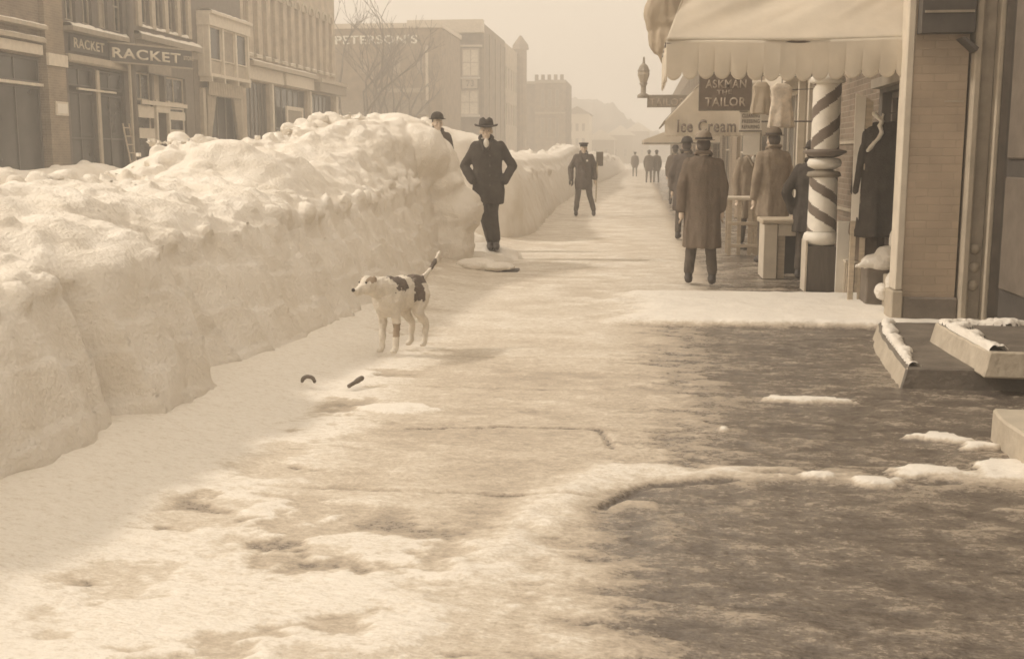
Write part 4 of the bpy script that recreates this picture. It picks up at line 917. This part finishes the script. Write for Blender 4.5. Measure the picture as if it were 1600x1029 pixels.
bm = B(); lathe(bm, [(.15, 1.24), (.185, 1.26), (.17, 1.30), (.10, 1.315), (.10, 1.33)], (bx_, by_, 0)); obj('ring', bm, M_mid, t, True)
bm = B(); lathe(bm, [(.11, 1.33), (.175, 1.36), (.185, 1.40), (.165, 1.44), (.09, 1.455)], (bx_, by_, 0)); obj('ball', bm, M_pw, t, True)
bm = B(); lathe(bm, [(.11, 1.455), (.16, 1.47), (.235, 1.51), (.225, 1.53), (.15, 1.545)], (bx_, by_, 0)); obj('dark_collar', bm, M_pd, t, True)
bm = B(); lathe(bm, [(.15, 2.24), (.19, 2.26), (.18, 2.31), (.1, 2.36), (.09, 2.5)], (bx_, by_, 0)); obj('cap', bm, M_pw, t, True)
for ob_ in t.children:
    if ob_.name.startswith(('lower_shaft', 'upper_shaft')):
        pass
# small striped board behind the pole
t = wthing('striped_board', 'narrow white board with short slanted dark stripes on the brick wall', 'sign', (2.45, 13.6, 1.4))
F136 = Fac('F', 13.6); q = lambda px, py: AY(px, py, 13.6)
F136.part('board', t, M_pw, [(q(1304, 0)[0], q(1317, 0)[0], q(1310, 240)[1], q(1310, 168)[1], -.02, .02)])
bm = B()
for k in range(4):
    z = q(1310, 228 - k * 11)[1]; a, b = q(1305, 0)[0], q(1316, 0)[0]
    hexa(bm, [(x, y, z_) for (x, z_) in ((a, z), (a, z + .03), (b, z + .035), (b, z + .065)) for y in (13.575, 13.579)])
obj('stripe', bm, M_pd, t)

# -- plank, hanging clothes
t = wthing('plank', 'tall pale board leaning upright in front of the dark shop doorway', 'board', (2.2, 11.4, 0))
bm = B(); a = AY(1338, 146, 11.4); b = AY(1354, 152, 11.4); c = AY(1330, 345, 11.4); d_ = AY(1341, 345, 11.4)
hexa(bm, [(x, y, z) for (x, z) in ((c[0], c[1]), (a[0], a[1]), (d_[0], d_[1]), (b[0], b[1])) for y in (11.4, 11.43)]); obj('face', bm, M_shirt, t)
bm = B(); a2 = AY(1364, 160, 11.45); d2 = AY(1352, 345, 11.45)
hexa(bm, [(x, y, z) for (x, z) in ((d_[0] + .004, d_[1]), (b[0] + .004, b[1]), (d2[0], d2[1]), (a2[0], a2[1])) for y in (11.41, 11.44)]); obj('edge', bm, M_wood, t)
bm = B(); a = AY(1325, 395, 11.4)
box(bm, c[0], c[0] + .05, 11.40, 11.44, 0, c[1]); box(bm, d2[0] - .05, d2[0], 11.41, 11.44, 0, c[1]); obj('leg', bm, M_wood, t)

# ---- figures ------------------------------------------------------------
def loft(bm, rings, seg=28, fold=0.0, ph=0.0):
    rs = []
    zt_, zb_ = rings[0][0], rings[-1][0]
    for z, rx, ry, cx, cy in rings:
        k = fold * ((zt_ - z) / (zt_ - zb_)) ** 2
        row = []
        for i in range(seg):
            a = 2 * PI * i / seg; q = 1 + k * math.sin(a * 7 + ph) + .5 * k * math.sin(a * 12 + 2 * ph)
            ca, sa = math.cos(a), math.sin(a); e = .85
            row.append(bm.verts.new((cx + rx * q * math.copysign(abs(ca) ** e, ca), cy + ry * q * math.copysign(abs(sa) ** e, sa), z)))
        rs.append(row)
    for a, b in zip(rs, rs[1:]):
        for i in range(seg): bm.faces.new((a[i], a[(i + 1) % seg], b[(i + 1) % seg], b[i]))
    bm.faces.new(rs[0][::-1]); bm.faces.new(rs[-1])
    bmesh.ops.recalc_face_normals(bm, faces=bm.faces[:])
BASE = dict(sL=(.165, 0, 1.385), sR=(-.165, 0, 1.385), eL=(.235, .03, 1.12), eR=(-.235, .03, 1.12), wL=(.235, -.03, .86), wR=(-.235, -.03, .86),
            hL=(.095, 0, .90), hR=(-.095, 0, .90), kL=(.11, -.02, .49), kR=(-.11, -.02, .49), aL=(.12, .02, .09), aR=(-.12, .02, .09))
def hand(bm, w_, d, side):
    w_ = Vector(w_); d = Vector(d).normalized(); sx = Vector((0, -1, 0)); nx_ = d.cross(sx).normalized()
    cap(bm, w_, w_ + d * .08, .026, .034, 10)
    for k, ln in enumerate((.065, .078, .072, .055)):
        b0 = w_ + d * .085 + sx * (.027 - .018 * k); b1 = b0 + d * ln * .55 - nx_ * side * .006; b2 = b1 + d * ln * .45 - nx_ * side * .022
        cap(bm, b0, b1, .0095, .009, 8); cap(bm, b1, b2, .009, .0075, 8)
    t0 = w_ + d * .03 + sx * .03; t1 = t0 + d * .035 + sx * .022; cap(bm, t0, t1, .012, .010, 8); cap(bm, t1, t1 + d * .035, .010, .008, 8)
def head_geo(bm, c, fine=True):
    x, y, z = c
    ell(bm, (x, y + .012, z + .02), (.076, .094, .098)); ell(bm, (x, y - .018, z - .045), (.055, .066, .07)); ell(bm, (x, y - .05, z - .095), (.03, .028, .024))
    ell(bm, (x, y - .082, z + .022), (.05, .016, .014)); cap(bm, (x, y - .088, z + .012), (x, y - .108, z - .022), .010, .015, 8)
    ell(bm, (x, y - .082, z - .052), (.026, .012, .007)); ell(bm, (x, y - .080, z - .064), (.021, .012, .007))
    for s in (-1, 1): ell(bm, (x + s * .078, y + .01, z - .01), (.012, .02, .032)); ell(bm, (x + s * .045, y - .062, z - .022), (.022, .02, .02))
def person(x, y, z, rz, label, pose={}, coat='jacket', cm=M_coatk, tm=M_trous, hat='fedora', hm=M_hat, h=1.72, group=None, vox=.011, collar=True, shirt=False, hem=.50, buttons=True, head_yaw=0, hands=True, seed=1, lean=0):
    J = dict(BASE); J.update(pose); J = {k: Vector(v) for k, v in J.items()}
    t = thing('person', label, 'person', (x, y, z), rz, group); k = h / 1.72; t.scale = (k, k, k)
    hc = Vector((0 + lean, -.02, 1.585))
    bm = B()
    loft(bm, [(1.44, .13, .07, lean, .01), (1.36, .17, .085, lean, 0), (1.2, .15, .09, lean * .7, 0), (1.02, .13, .085, lean * .3, 0), (.88, .15, .09, 0, 0)], 20)
    cap(bm, (lean, .01, 1.40), (lean, 0, 1.53), .052, .048); head_geo(bm, hc)
    for s in 'LR':
        cap(bm, J['s' + s], J['e' + s], .05, .038); cap(bm, J['e' + s], J['w' + s], .037, .026)
        if hands: hand(bm, J['w' + s], (J['w' + s] - J['e' + s]).normalized() * .5 + Vector((0, 0, -.5)), 1 if s == 'L' else -1)
        cap(bm, J['h' + s], J['k' + s], .075, .05); cap(bm, J['k' + s], J['a' + s], .048, .034)
        cap(bm, J['a' + s] + Vector((0, .02, -.05)), J['a' + s] + Vector((0, -.12, -.06)), .035, .03)
    bo = obj('body', remesh(bm, min(vox, .009) if vox < .02 else vox, 1), M_skin, t, True)
    # trousers
    bm = B(); ell(bm, (0, 0, .92), (.165, .11, .11))
    for s in 'LR':
        cap(bm, J['h' + s], J['k' + s], .092, .070); cap(bm, J['k' + s], J['a' + s] + Vector((0, 0, .055)), .068, .060)
    me = remesh(bm, vox * 1.3, 2); v = verts(me); setv(me, v + norms(me) * (.010 * fbm(v * np.array([14, 14, 9]) + seed, 3))[:, None]); obj('trousers', me, tm, t, True)
    for s in 'LR':
        bm = B(); a = J['a' + s]; cap(bm, a + Vector((0, .0, .03)), a + Vector((0, .03, -.045)), .048, .043); cap(bm, a + Vector((0, .03, -.045)), a + Vector((0, -.16, -.050)), .048, .042)
        ell(bm, tuple(a + Vector((0, -.06, -.035))), (.052, .13, .052)); 
        me = remesh(bm, vox, 2); v = verts(me); v[:, 2] = np.maximum(v[:, 2], a.z - .09); setv(me, v); obj('boot', me, M_boot, t, True)
    # coat
    fl = (.62 if coat == 'jacket' else hem)
    bm = B(); w1 = .01 if coat != 'jacket' else 0
    rg = [(1.485, .062, .062, lean, .0), (1.462, .115, .085, lean, .0), (1.43, .175, .10, lean, .0), (1.38, .212, .118, lean, .0), (1.28, .215, .137, lean * .8, 0), (1.10, .19 + w1, .13 + w1 * .6, lean * .5, 0), (.95, .195 + w1, .135 + w1, lean * .2, 0)]
    if coat == 'jacket': rg += [(.80, .215, .15, 0, 0), (fl, .20, .14, 0, 0)]
    else: rg += [(.75, .210, .165, 0, 0), (.6, .215, .175, 0, .01), (hem, .215, .18, 0, .01)]
    loft(bm, rg, 36, .07 if coat != 'jacket' else .03, seed)
    for s in 'LR':
        cap(bm, J['s' + s], J['e' + s], .073, .066); cap(bm, J['e' + s], J['w' + s].lerp(J['e' + s], .06), .066, .058)
    me = remesh(bm, vox * 1.1, 3); v = verts(me); n_ = norms(me)
    setv(me, v + n_ * (.018 * fbm(v * np.array([9, 9, 2.6]) + seed * 3, 3) + .005 * fbm(v * np.array([22, 22, 7]) + seed, 2))[:, None])
    co = obj('coat', me, cm, t, True)
    if collar:
        bm = B()
        for s in (-1, 1):
            pts = [(s * .070 + lean, .055, 1.52), (s * .088 + lean, -.01, 1.50), (s * .068 + lean, -.085, 1.44), (s * .03 + lean, -.138, 1.33)]
            for a, b in zip(pts, pts[1:]): cap(bm, a, b, .024, .022, 8)
        cap(bm, (-.070 + lean, .055, 1.52), (.070 + lean, .055, 1.52), .024, .024, 8)
        obj('collar', remesh(bm, vox, 2), cm, co, True)
    if shirt:
        bm = B(); ell(bm, (lean, -.09, 1.405), (.042, .032, .085)); obj('shirt', remesh(bm, vox, 1), M_shirt, t, True)
    if buttons:
        for kk in range(4):
            bm = B(); bmesh.ops.create_uvsphere(bm, u_segments=10, v_segments=6, radius=.013, matrix=Matrix.Translation((.035 + lean * .6, -.148 - .005 * kk, 1.26 - kk * .13))); obj('button', bm, M_metal, co, True)
    # hair, hat
    bm = B(); ell(bm, tuple(hc + Vector((0, .028, .02))), (.082, .088, .09)); me = remesh(bm, vox, 0); v = verts(me); 
    obj('hair', me, mat('hair', (.10, .08, .065), .9, bump=.5), t, True)
    for s in (-1, 1):
        bm = B(); bmesh.ops.create_uvsphere(bm, u_segments=8, v_segments=6, radius=.0085, matrix=Matrix.Translation(hc + Vector((s * .03, -.088, .006)))); obj('eye', bm, M_metal, bo, True)
    bm = B(); hz = hc.z + .055
    if hat == 'fedora':
        lathe(bm, [(.150, 0), (.158, .012), (.145, .02), (.10, .022), (.096, .06), (.085, .105), (.05, .125), (.02, .112)], (0, 0, 0), 32)
    elif hat == 'bowler':
        lathe(bm, [(.125, .012), (.132, .02), (.12, .022), (.098, .014), (.097, .05), (.085, .09), (.05, .122), (.01, .132)], (0, 0, 0), 32)
    elif hat == 'cap':
        lathe(bm, [(.088, -.01), (.092, .035), (.118, .06), (.112, .078), (.02, .085)], (0, 0, 0), 28); ell(bm, (0, -.10, .003), (.062, .055, .009))
    me = bpy.data.meshes.new('hat'); bm.to_mesh(me); bm.free(); v = verts(me)
    v[:, 1] *= 1.22
    if hat == 'fedora':
        r_ = np.hypot(v[:, 0], v[:, 1]); v[:, 2] += np.where(r_ > .12, .022 * (np.abs(v[:, 0]) / .15) ** 2 - .012 * (v[:, 1] < 0), 0); v[:, 2] -= .03 * np.exp(-(v[:, 0] / .02) ** 2) * (v[:, 2] > .09)
    v += np.array(hc + Vector((0, .01, .055 - .0))); setv(me, v); obj('hat', me, hm, t, True)
    if hat != 'cap' and vox < .02:
        bm = B(); lathe(bm, [(.098, .022), (.101, .024), (.0985, .048), (.094, .05)], (0, 0, 0), 32); me = bpy.data.meshes.new('hat_band'); bm.to_mesh(me); bm.free(); v = verts(me); v[:, 1] *= 1.22; v += np.array(hc + Vector((0, .01, .055))); setv(me, v); obj('hat_band', me, M_coatk, t.children[-1] if False else t, True)
    return t
# man leaning on the end of the near snow bank
x = AY(768, 385, 15.95)[0]
person(x - .04, 15.95, .14, R(8), 'man in black overcoat and creased felt hat leaning on the snow bank, hands in pockets',
       dict(eL=(.325, .06, 1.12), eR=(-.325, .04, 1.12), wL=(.21, -.09, .92), wR=(-.21, -.10, .92), kL=(.06, -.03, .49), kR=(-.07, -.05, .49), aL=(.10, -.02, .09), aR=(.02, .0, .09), hL=(.09, 0, .90), hR=(-.08, 0, .90)),
       'jacket', M_coatk, M_coatk, 'fedora', M_hat, 1.82, shirt=True, hands=False, seed=2, lean=-.03)
# man standing in the cut behind
x = AY(683, 200, 17.2)[0]
person(x, 17.2, .40, R(28), 'man in a bowler hat behind the snow bank with only his head and shoulders showing', {}, 'jacket', M_coatn, M_trous, 'bowler', M_hat, 1.69, shirt=True, seed=5)
# uniformed man with a cap and shovel
c = G(911, 338)
pm = person(c[0], c[1], 0.02, R(4), 'man in dark uniform and peaked cap standing with feet apart beside a raised shovel',
       dict(eL=(.27, .05, 1.13), eR=(-.30, .04, 1.12), wL=(.27, -.04, .88), wR=(-.29, -.06, .86), kL=(.15, -.02, .49), kR=(-.13, -.02, .49), aL=(.25, 0, .09), aR=(-.17, 0, .09)),
       'jacket', M_coatn, M_trous, 'cap', M_hat, 1.76, seed=7, buttons=True, shirt=False)
bm = B(); bmesh.ops.create_cone(bm, cap_ends=True, segments=8, radius1=.026, radius2=.026, depth=.012, matrix=Matrix.Translation((.08, -.135, 1.30)) @ Matrix.Rotation(PI / 2, 4, 'X')); obj('badge', bm, M_shirt, pm)
bm = B(); ell(bm, (-.29, -.07, .79), (.06, .05, .09)); obj('mitten', remesh(bm, .012, 1), M_hat, pm, True)
sh = wthing('shovel', 'long handled shovel held upright with its blade above the uniformed man\'s shoulder height', 'shovel', (c[0] + .30, c[1], 0))
sx_ = AY(931, 300, c[1])[0]
bm = B(); rod(bm, (sx_, c[1] - .02, .35), (sx_ + .03, c[1], 1.3), .016); obj('handle', bm, M_wood, sh)
bm = B(); hexa(bm, [(sx_ + .0 + a, c[1] + b, z) for a in (0, .17) for b in (-.01, .02) for z in (1.22, 1.56)]); bevel(bm, .008); obj('blade', bm, M_brown, sh)
# man walking away
c = G(1094, 447)
person(c[0], c[1] + .05, .03, R(178), 'man in a long brown overcoat seen from behind, walking down the middle of the walk',
       dict(eL=(.235, .06, 1.13), eR=(-.235, .02, 1.13), wL=(.235, .06, .86), wR=(-.225, -.06, .86), kL=(.10, -.06, .49), kR=(-.10, .0, .49), aL=(.135, -.03, .09), aR=(-.135, .06, .09)),
       'long', M_coatb, M_trous, 'bowler', mat('pale_felt', (.30, .245, .19), .9), 1.68, seed=3, hem=.42, buttons=False)
# shoppers
x = AY(1073, 240, 20)[0]
person(x, 20, .02, R(170), 'man in dark coat and bowler just left of the brown overcoat man', {}, 'long', M_coatn, M_trous, 'bowler', M_hat, 1.74, seed=11, vox=.018, buttons=False)
x = AY(1172, 260, 17.9)[0]
person(x, 17.9, .02, R(25), 'man with fur collar and tan coat standing behind the wooden crate', dict(wL=(.08, -.2, 1.12), eL=(.26, .0, 1.13)), 'long', M_coatt, M_trous, 'bowler', M_hat, 1.68, seed=12, shirt=True)
x = AY(1208, 260, 15.6)[0]
person(x, 15.6, .02, R(200), 'tall man in a brown coat with his back turned behind the wooden bench', {}, 'long', M_coatt, M_trous, 'bowler', M_hatb, 1.79, seed=13, hem=.62, buttons=False)
x = AY(1268, 300, 13.7)[0]
person(x, 13.7, .02, R(160), 'man in a black coat half hidden by the barber pole', dict(eR=(-.27, .1, 1.1), eL=(.3, .1, 1.1)), 'long', M_coatk, M_trous, 'bowler', M_hat, 1.60, seed=14, hem=.6, buttons=False)
x = AY(1055, 250, 34)[0]
person(x, 34, .02, R(180), 'shopper in grey brown coat on the far walk under the ice cream awning', {}, 'long', M_coatb, M_trous, 'bowler', M_hat, 1.72, seed=15, vox=.03, buttons=False, group=None)
for px, rz, lb, sd_ in ((1014, 175, 'left one of the distant couple walking close together down the walk', 16), (1026, 185, 'right one of the distant couple walking close together down the walk', 17)):
    x = AY(px, 250, 62)[0]; person(x, 62 + (px - 1014) * .02, .0, R(rz), lb, {}, 'jacket', M_coatb, M_coatb, 'bowler', M_hat, 1.72, vox=.035, seed=sd_, buttons=False, group='couple walking far down the walk')
for px, py, Y, lb, sd_ in ((992, 262, 80, 'tiny dark figure beside the far snow bank', 18), (1066, 260, 42, 'dim far shopper close to the storefronts', 19)):
    x = AY(px, py, Y)[0]; person(x, Y, .0, R(180), lb, {}, 'jacket', M_coatb, M_coatb, 'cap', M_hat, 1.7, vox=.035, seed=sd_, buttons=False)

M_tancl = mat('pale_cloth', (.62, .54, .44), .95, var=.3, scale=9, bump=.4)
# hanging garments (coat shells)
def garment(x, y, ztop, ln, wd, label, m, name='hanging_coat', sleeves=True, dep=.07, seed=1, cat='coat'):
    t = wthing(name, label, cat, (x, y, ztop - ln)); bm = B()
    loft(bm, [(ztop, wd * .25, dep * .6, x, y), (ztop - .06, wd * .5, dep, x, y), (ztop - ln * .4, wd * .46, dep * 1.1, x, y), (ztop - ln, wd * .56, dep * 1.5, x, y)], 32, .14, seed)
    if sleeves:
        for s in (-1, 1): cap(bm, (x + s * wd * .48, y, ztop - .1), (x + s * wd * .62, y - .02, ztop - ln * .6), .055, .045)
    me = remesh(bm, .013, 2); v = verts(me); setv(me, v + norms(me) * (.016 * fbm(v * np.array([11, 11, 4]) + seed, 3))[:, None]); obj('cloth', me, m, t, True)
    bm = B(); rod(bm, (x, y, ztop - .02), (x, y, ztop + .08), .006); rod(bm, (x, y, ztop + .08), (2.62, y, ztop + .10), .006); obj('hanger', bm, M_metal, t)
    return t
a = AY(1372, 230, 11.6); garment(2.37, 11.45, 1.80, 1.12, .42, 'dark coat hanging in the doorway right of the leaning board', M_coatk, seed=2)
a = AY(1345, 330, 11.5); garment(2.30, 11.6, 1.15, .72, .26, 'heavy brown coat draped low behind the leaning board', M_coatb, seed=4)
t = wthing('cloth_strip', 'twisted strip of white cloth tied beside the leaning board', 'cloth', (2.3, 11.35, 1.5))
bm = B(); pts = [AY(*p_, 11.35) for p_ in ((1366, 178), (1378, 190), (1374, 196), (1378, 208), (1368, 222), (1356, 235))]
for (a, b) in zip(pts, pts[1:]): cap(bm, (a[0], 11.35, a[1]), (b[0], 11.35, b[1]), .022, .02, 8)
q1 = AY(1380, 178, 11.35); cap(bm, (pts[1][0], 11.35, pts[1][1]), (q1[0], 11.35, q1[1]), .016, .012, 8)
me = remesh(bm, .01, 1); v = verts(me); setv(me, v + norms(me) * (.01 * fbm(v * 25, 3))[:, None]); obj('cloth', me, M_cwhite, t, True)
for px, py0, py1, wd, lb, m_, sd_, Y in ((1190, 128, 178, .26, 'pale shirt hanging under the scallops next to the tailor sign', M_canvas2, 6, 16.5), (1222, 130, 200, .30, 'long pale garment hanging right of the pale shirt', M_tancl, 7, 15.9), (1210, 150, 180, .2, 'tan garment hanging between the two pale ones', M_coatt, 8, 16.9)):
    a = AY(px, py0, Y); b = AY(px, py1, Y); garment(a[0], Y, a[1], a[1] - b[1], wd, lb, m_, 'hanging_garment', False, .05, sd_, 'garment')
t = wthing('cloth_strip', 'narrow white banner hanging straight down at the right end of the tailor sign', 'banner', (1.6, 17.1, 2.1))
drape(Fac('F', 17.1), t, AY(1172, 0, 17.1)[0], AY(1181, 0, 17.1)[0], AY(1176, 174, 17.1)[1], AY(1176, 128, 17.1)[1], 0, M_cwhite, 2, .01, name='cloth')

# bench
t = wthing('bench', 'rough wooden bench with a solid pale end board left of the barber pole', 'bench', (1.75, 13.8, 0))
bm = B(); box(bm, 1.50, 1.66, 13.75, 13.80, 0, .66); box(bm, 1.50, 1.55, 13.805, 14.3, 0, .66); bevel(bm, .006); obj('end_board', bm, M_cream, t)
bm = B(); box(bm, 1.47, 2.30, 13.70, 14.35, .665, .72); bevel(bm, .01); obj('top', bm, M_wood, t)
bm = B(); box(bm, 1.67, 2.28, 13.76, 13.79, .52, .66); bevel(bm, .004); obj('apron', bm, M_cream, t)
bm = B(); box(bm, 1.68, 1.76, 13.82, 13.9, 0, .66); obj('leg', bm, M_wood, t)
bm = B(); box(bm, 2.18, 2.26, 13.82, 13.9, 0, .66); obj('leg', bm, M_wood, t)
bm = B(); box(bm, 1.77, 2.17, 14.1, 14.13, 0.03, .6); obj('shade_board', bm, M_dark, t)  # dark sheet standing for the shade inside the bench
# crate
t = wthing('crate', 'upright slatted wooden crate standing left of the bench', 'crate', (1.55, 17, 0))
x0, x1 = AY(1137, 350, 17)[0], AY(1186, 350, 17)[0]
for a in (x0, x0 + .14, x1 - .16, x1 - .06):
    bm = B(); box(bm, a, a + .055, 16.98, 17.02, 0, .82); obj('post', bm, M_wood, t)
for a in (x0, x1 - .06):
    bm = B(); box(bm, a, a + .05, 17.38, 17.42, 0, .82); obj('post', bm, M_wood, t)
for z in (.12, .45):
    bm = B(); box(bm, x0, x1, 16.955, 16.978, z, z + .05); bevel(bm, .004); obj('slat', bm, M_wood, t)
bm = B(); box(bm, x0 - .02, x1 + .02, 16.94, 17.44, .822, .87); bevel(bm, .008); obj('top', bm, M_cream, t)
# boxes and heaped snow by the doorway
t = wthing('wooden_box', 'low wooden box heaped with snow beside the brick pier', 'box', (2.4, 11.2, 0))
p_ = AY(1352, 460, 11.3)
bm = B(); box(bm, 2.20, 2.50, 11.1, 11.5, 0, .40); bevel(bm, .01); obj('box', bm, M_brown, t)
bm = B(); ell(bm, (2.34, 11.25, .44), (.18, .2, .09)); ell(bm, (2.42, 11.2, .52), (.13, .15, .10)); cap(bm, (2.1, 11.1, .42), (2.3, 11.15, .46), .02, .07); me = remesh(bm, .012, 2); v = verts(me); setv(me, v + norms(me) * (.014 * fbm(v * 12, 4))[:, None]); obj('snow_heap', me, M_snow2, t, True)
t = wthing('wooden_box', 'pale slatted box between the pedestal and the snow topped box', 'box', (2.2, 12.3, 0))
bm = B()
for k in range(4): box(bm, 2.19 + k * .085, 2.26 + k * .085, 12.1, 12.13, 0, .36)
obj('slat', bm, M_wood, t)
bm = B(); box(bm, 2.18, 2.53, 12.135, 12.4, 0, .36); obj('box', bm, M_tan, t); bm = B(); box(bm, 2.17, 2.54, 12.08, 12.42, .362, .39); obj('lid', bm, M_cream, t)
t = wthing('white_board', 'small white upright board right of the barber pole pedestal', 'board', (2.15, 12.2, .4))
a = AY(1309, 346, 12.2); b = AY(1326, 398, 12.2); bm = B(); box(bm, a[0], b[0], 12.2, 12.22, 0.0, a[1]); bevel(bm, .003); obj('face', bm, M_shirt, t); bm = B(); box(bm, a[0] + .02, b[0] - .02, 12.225, 12.25, 0, a[1] - .03); obj('back_batten', bm, M_wood, t)
for px, py, Y, r_, lb in ((1402, 370, 10.95, .09, 'small wedge of snow high on the ledge beside the pier'), (1400, 440, 10.75, .10, 'snow piled against the foot of the corner board'), (1378, 455, 11.0, .07, 'snow lump on the ground below the snow topped box')):
    a = AY(px, py, Y); bm = B(); ell(bm, (a[0], Y, a[1]), (r_ * .9, r_, r_)); ell(bm, (a[0] + .03, Y, a[1] - .05), (r_ * 1.2, r_, r_ * .7)); me = remesh(bm, .012, 1); v = verts(me); setv(me, v + norms(me) * (.03 * fbm(v * 10, 4))[:, None])
    tag(obj('snow_heap', me, M_snow2, None, True), lb, 'snow')
t = wthing('ledge', 'narrow stone ledge carrying snow against the corner board', 'ledge', (2.3, 10.9, 0))
bm = B(); box(bm, 2.34, 2.60, 10.73, 11.05, 0, .36); bevel(bm, .01); obj('block', bm, M_tan, t); bm = B(); box(bm, 2.42, 2.61, 10.80, 11.08, .362, .62); obj('upper_block', bm, M_mid, t)
# board half covered in snow
t = wthing('plank', 'dark board lying on the walk half covered by a slab of snow', 'board', (-1.9, 14.2, 0))
a = G(728, 424); b = G(811, 424); bm = B(); box(bm, a[0], b[0], 14.15, 14.4, .0, .035); bevel(bm, .005); obj('board', bm, M_dark, t)
bm = B(); ell(bm, (-2.05, 14.3, .08), (.26, .2, .09)); ell(bm, (-1.8, 14.25, .06), (.24, .16, .06)); ell(bm, (-2.2, 14.35, .06), (.16, .16, .1)); me = remesh(bm, .014, 2); v = verts(me); setv(me, v + norms(me) * (.02 * fbm(v * 9, 4))[:, None]); obj('snow_slab', me, M_snow2, t, True)

# -- dog
c = G(622, 557); t = thing('dog', 'white dog with dark saddle patches and raised tail standing by the snow bank', 'dog', (c[0] + .0, c[1] + .12, .03), R(-24)); t.scale = (.93, .93, .93)
# local: faces -Y
bm = B()
ell(bm, (0, -.15, .45), (.125, .16, .165)); ell(bm, (0, .02, .465), (.115, .2, .14)); ell(bm, (0, .18, .475), (.11, .14, .125))
cap(bm, (0, -.22, .52), (-.02, -.34, .55), .10, .078)
ell(bm, (-.02, -.40, .565), (.072, .08, .07)); cap(bm, (-.02, -.44, .55), (-.025, -.53, .53), .044, .032); ell(bm, (-.025, -.56, .54), (.018, .015, .014))
for s in (-1, 1):
    cap(bm, (-.02 + s * .05, -.38, .615), (-.02 + s * .072, -.40, .56), .022, .010, 8)
    cap(bm, (s * .065, -.18, .42), (s * .068, -.15, .25), .056, .036, 10); cap(bm, (s * .068, -.15, .25), (s * .068, -.17, .05), .031, .026, 10); ell(bm, (s * .068, -.195, .022), (.026, .042, .022), seg=12)
    cap(bm, (s * .06, .2, .44), (s * .07, .14, .30), .078, .05, 10); cap(bm, (s * .07, .14, .30), (s * .07, .25, .19), .042, .03, 10); cap(bm, (s * .07, .25, .19), (s * .07, .23, .04), .028, .024, 10); ell(bm, (s * .07, .205, .022), (.025, .04, .022), seg=12)
tp = [(0, .28, .54), (.01, .38, .60), (.02, .47, .68), (.03, .52, .76)]
for i, (a, b) in enumerate(zip(tp, tp[1:])): cap(bm, a, b, .026 - i * .004, .022 - i * .004, 8)
me = remesh(bm, .0095, 3); v = verts(me); setv(me, v + norms(me) * (.014 * fbm(v * np.array([30, 18, 22]), 4, .7))[:, None])
M_dw = mat('dog_white_fur', (.72, .66, .57), .95, var=.1, scale=14, bump=.6, bscale=60); M_dd = mat('dog_dark_fur', (.16, .13, .108), .95, var=.25, scale=14, bump=.6, bscale=60)
do = obj('body', me, [M_dw, M_dd, mat('dog_tan_fur', (.34, .27, .20), .95)], t, True)
v = verts(me)
for p in me.polygons:
    cx_, cy_, cz_ = p.center; nz_ = float(fbm(np.array([[cx_ * 14, cy_ * 14, cz_ * 14]]), 4, .7)[0]) * .09
    if cz_ > .50 + nz_ and -.20 + nz_ < cy_ < -.02: p.material_index = 1
    elif cz_ > .40 + nz_ and .06 + nz_ < cy_ < .17: p.material_index = 1
    elif cz_ > .53 and .17 <= cy_ < .30: p.material_index = 1
    elif cy_ > .40 and cy_ < .47: p.material_index = 1
    elif cy_ < -.36 and cz_ > .585 + nz_ * .5 and abs(cx_ + .02) > .025: p.material_index = 2
    elif .14 < cz_ < .24 and cy_ < 0 and cx_ > 0: p.material_index = 2
bm = B(); bmesh.ops.create_uvsphere(bm, u_segments=10, v_segments=6, radius=.015, matrix=Matrix.Translation((-.025, -.572, .545))); obj('nose', bm, M_hat, t, True)
for s in (-1, 1):
    bm = B(); bmesh.ops.create_uvsphere(bm, u_segments=8, v_segments=6, radius=.009, matrix=Matrix.Translation((-.02 + s * .032, -.458, .592))); obj('eye', bm, M_hat, t, True)
# dark scraps on the snow; the last lump paints the shade in the cleft
for i, (px, py, ax_, lb) in enumerate(((482, 600, .05, 'curled dark scrap half sunk in the smooth snow at the foot of the bank'), (557, 598, .045, 'slanting dark scrap at the edge of the patchy snow'), (173, 690, .05, 'dark lump standing for the shade in the cleft at the nearest foot of the bank'))):
    a = G(px, py, .05); bm = B()
    if i == 0:
        for k in range(6):
            q0, q1 = PI * k / 6, PI * (k + 1) / 6; cap(bm, (a[0] + .04 * math.cos(q0), a[1], .07 + .03 * math.sin(q0)), (a[0] + .04 * math.cos(q1), a[1], .07 + .03 * math.sin(q1)), .013, .013, 8)
    elif i == 1: cap(bm, (a[0] - .035, a[1] - .05, .04), (a[0] + .02, a[1] + .06, .07), .014, .018, 8)
    else: ell(bm, (a[0], a[1], .03), (.05, .04, .03))
    me = remesh(bm, .006, 1); v = verts(me); setv(me, v + norms(me) * (.004 * fbm(v * 40, 2))[:, None]); tag(obj('debris', me, M_brown, None, True), lb, 'debris')

# ------------------------------------------------------------------ haze
bm = B(); box(bm, -330, 230, -25, 335, -1.2, 42); hz = obj('haze', bm, None); tag(hz, kind='stuff')
m = bpy.data.materials.new('haze'); m.use_nodes = True; tt = m.node_tree; tt.nodes.clear()
pv = N(tt, 'ShaderNodeVolumePrincipled'); ou = N(tt, 'ShaderNodeOutputMaterial'); tt.links.new(pv.outputs[0], ou.inputs['Volume'])
pv.inputs['Color'].default_value = (1.0, 0.98, 0.94, 1); pv.inputs['Density'].default_value = 0.0068; pv.inputs['Anisotropy'].default_value = 0.1
hz.data.materials.append(m)

# children built in world space under a placed Empty
for o in list(COL.objects):
    p = o.parent
    if p is None: continue
    top = p
    while top.parent is not None: top = top.parent
    if top.get('_w') and p == top: o.matrix_parent_inverse = Matrix.Translation(-top.location)
for o in list(COL.objects):
    if '_w' in o: del o['_w']
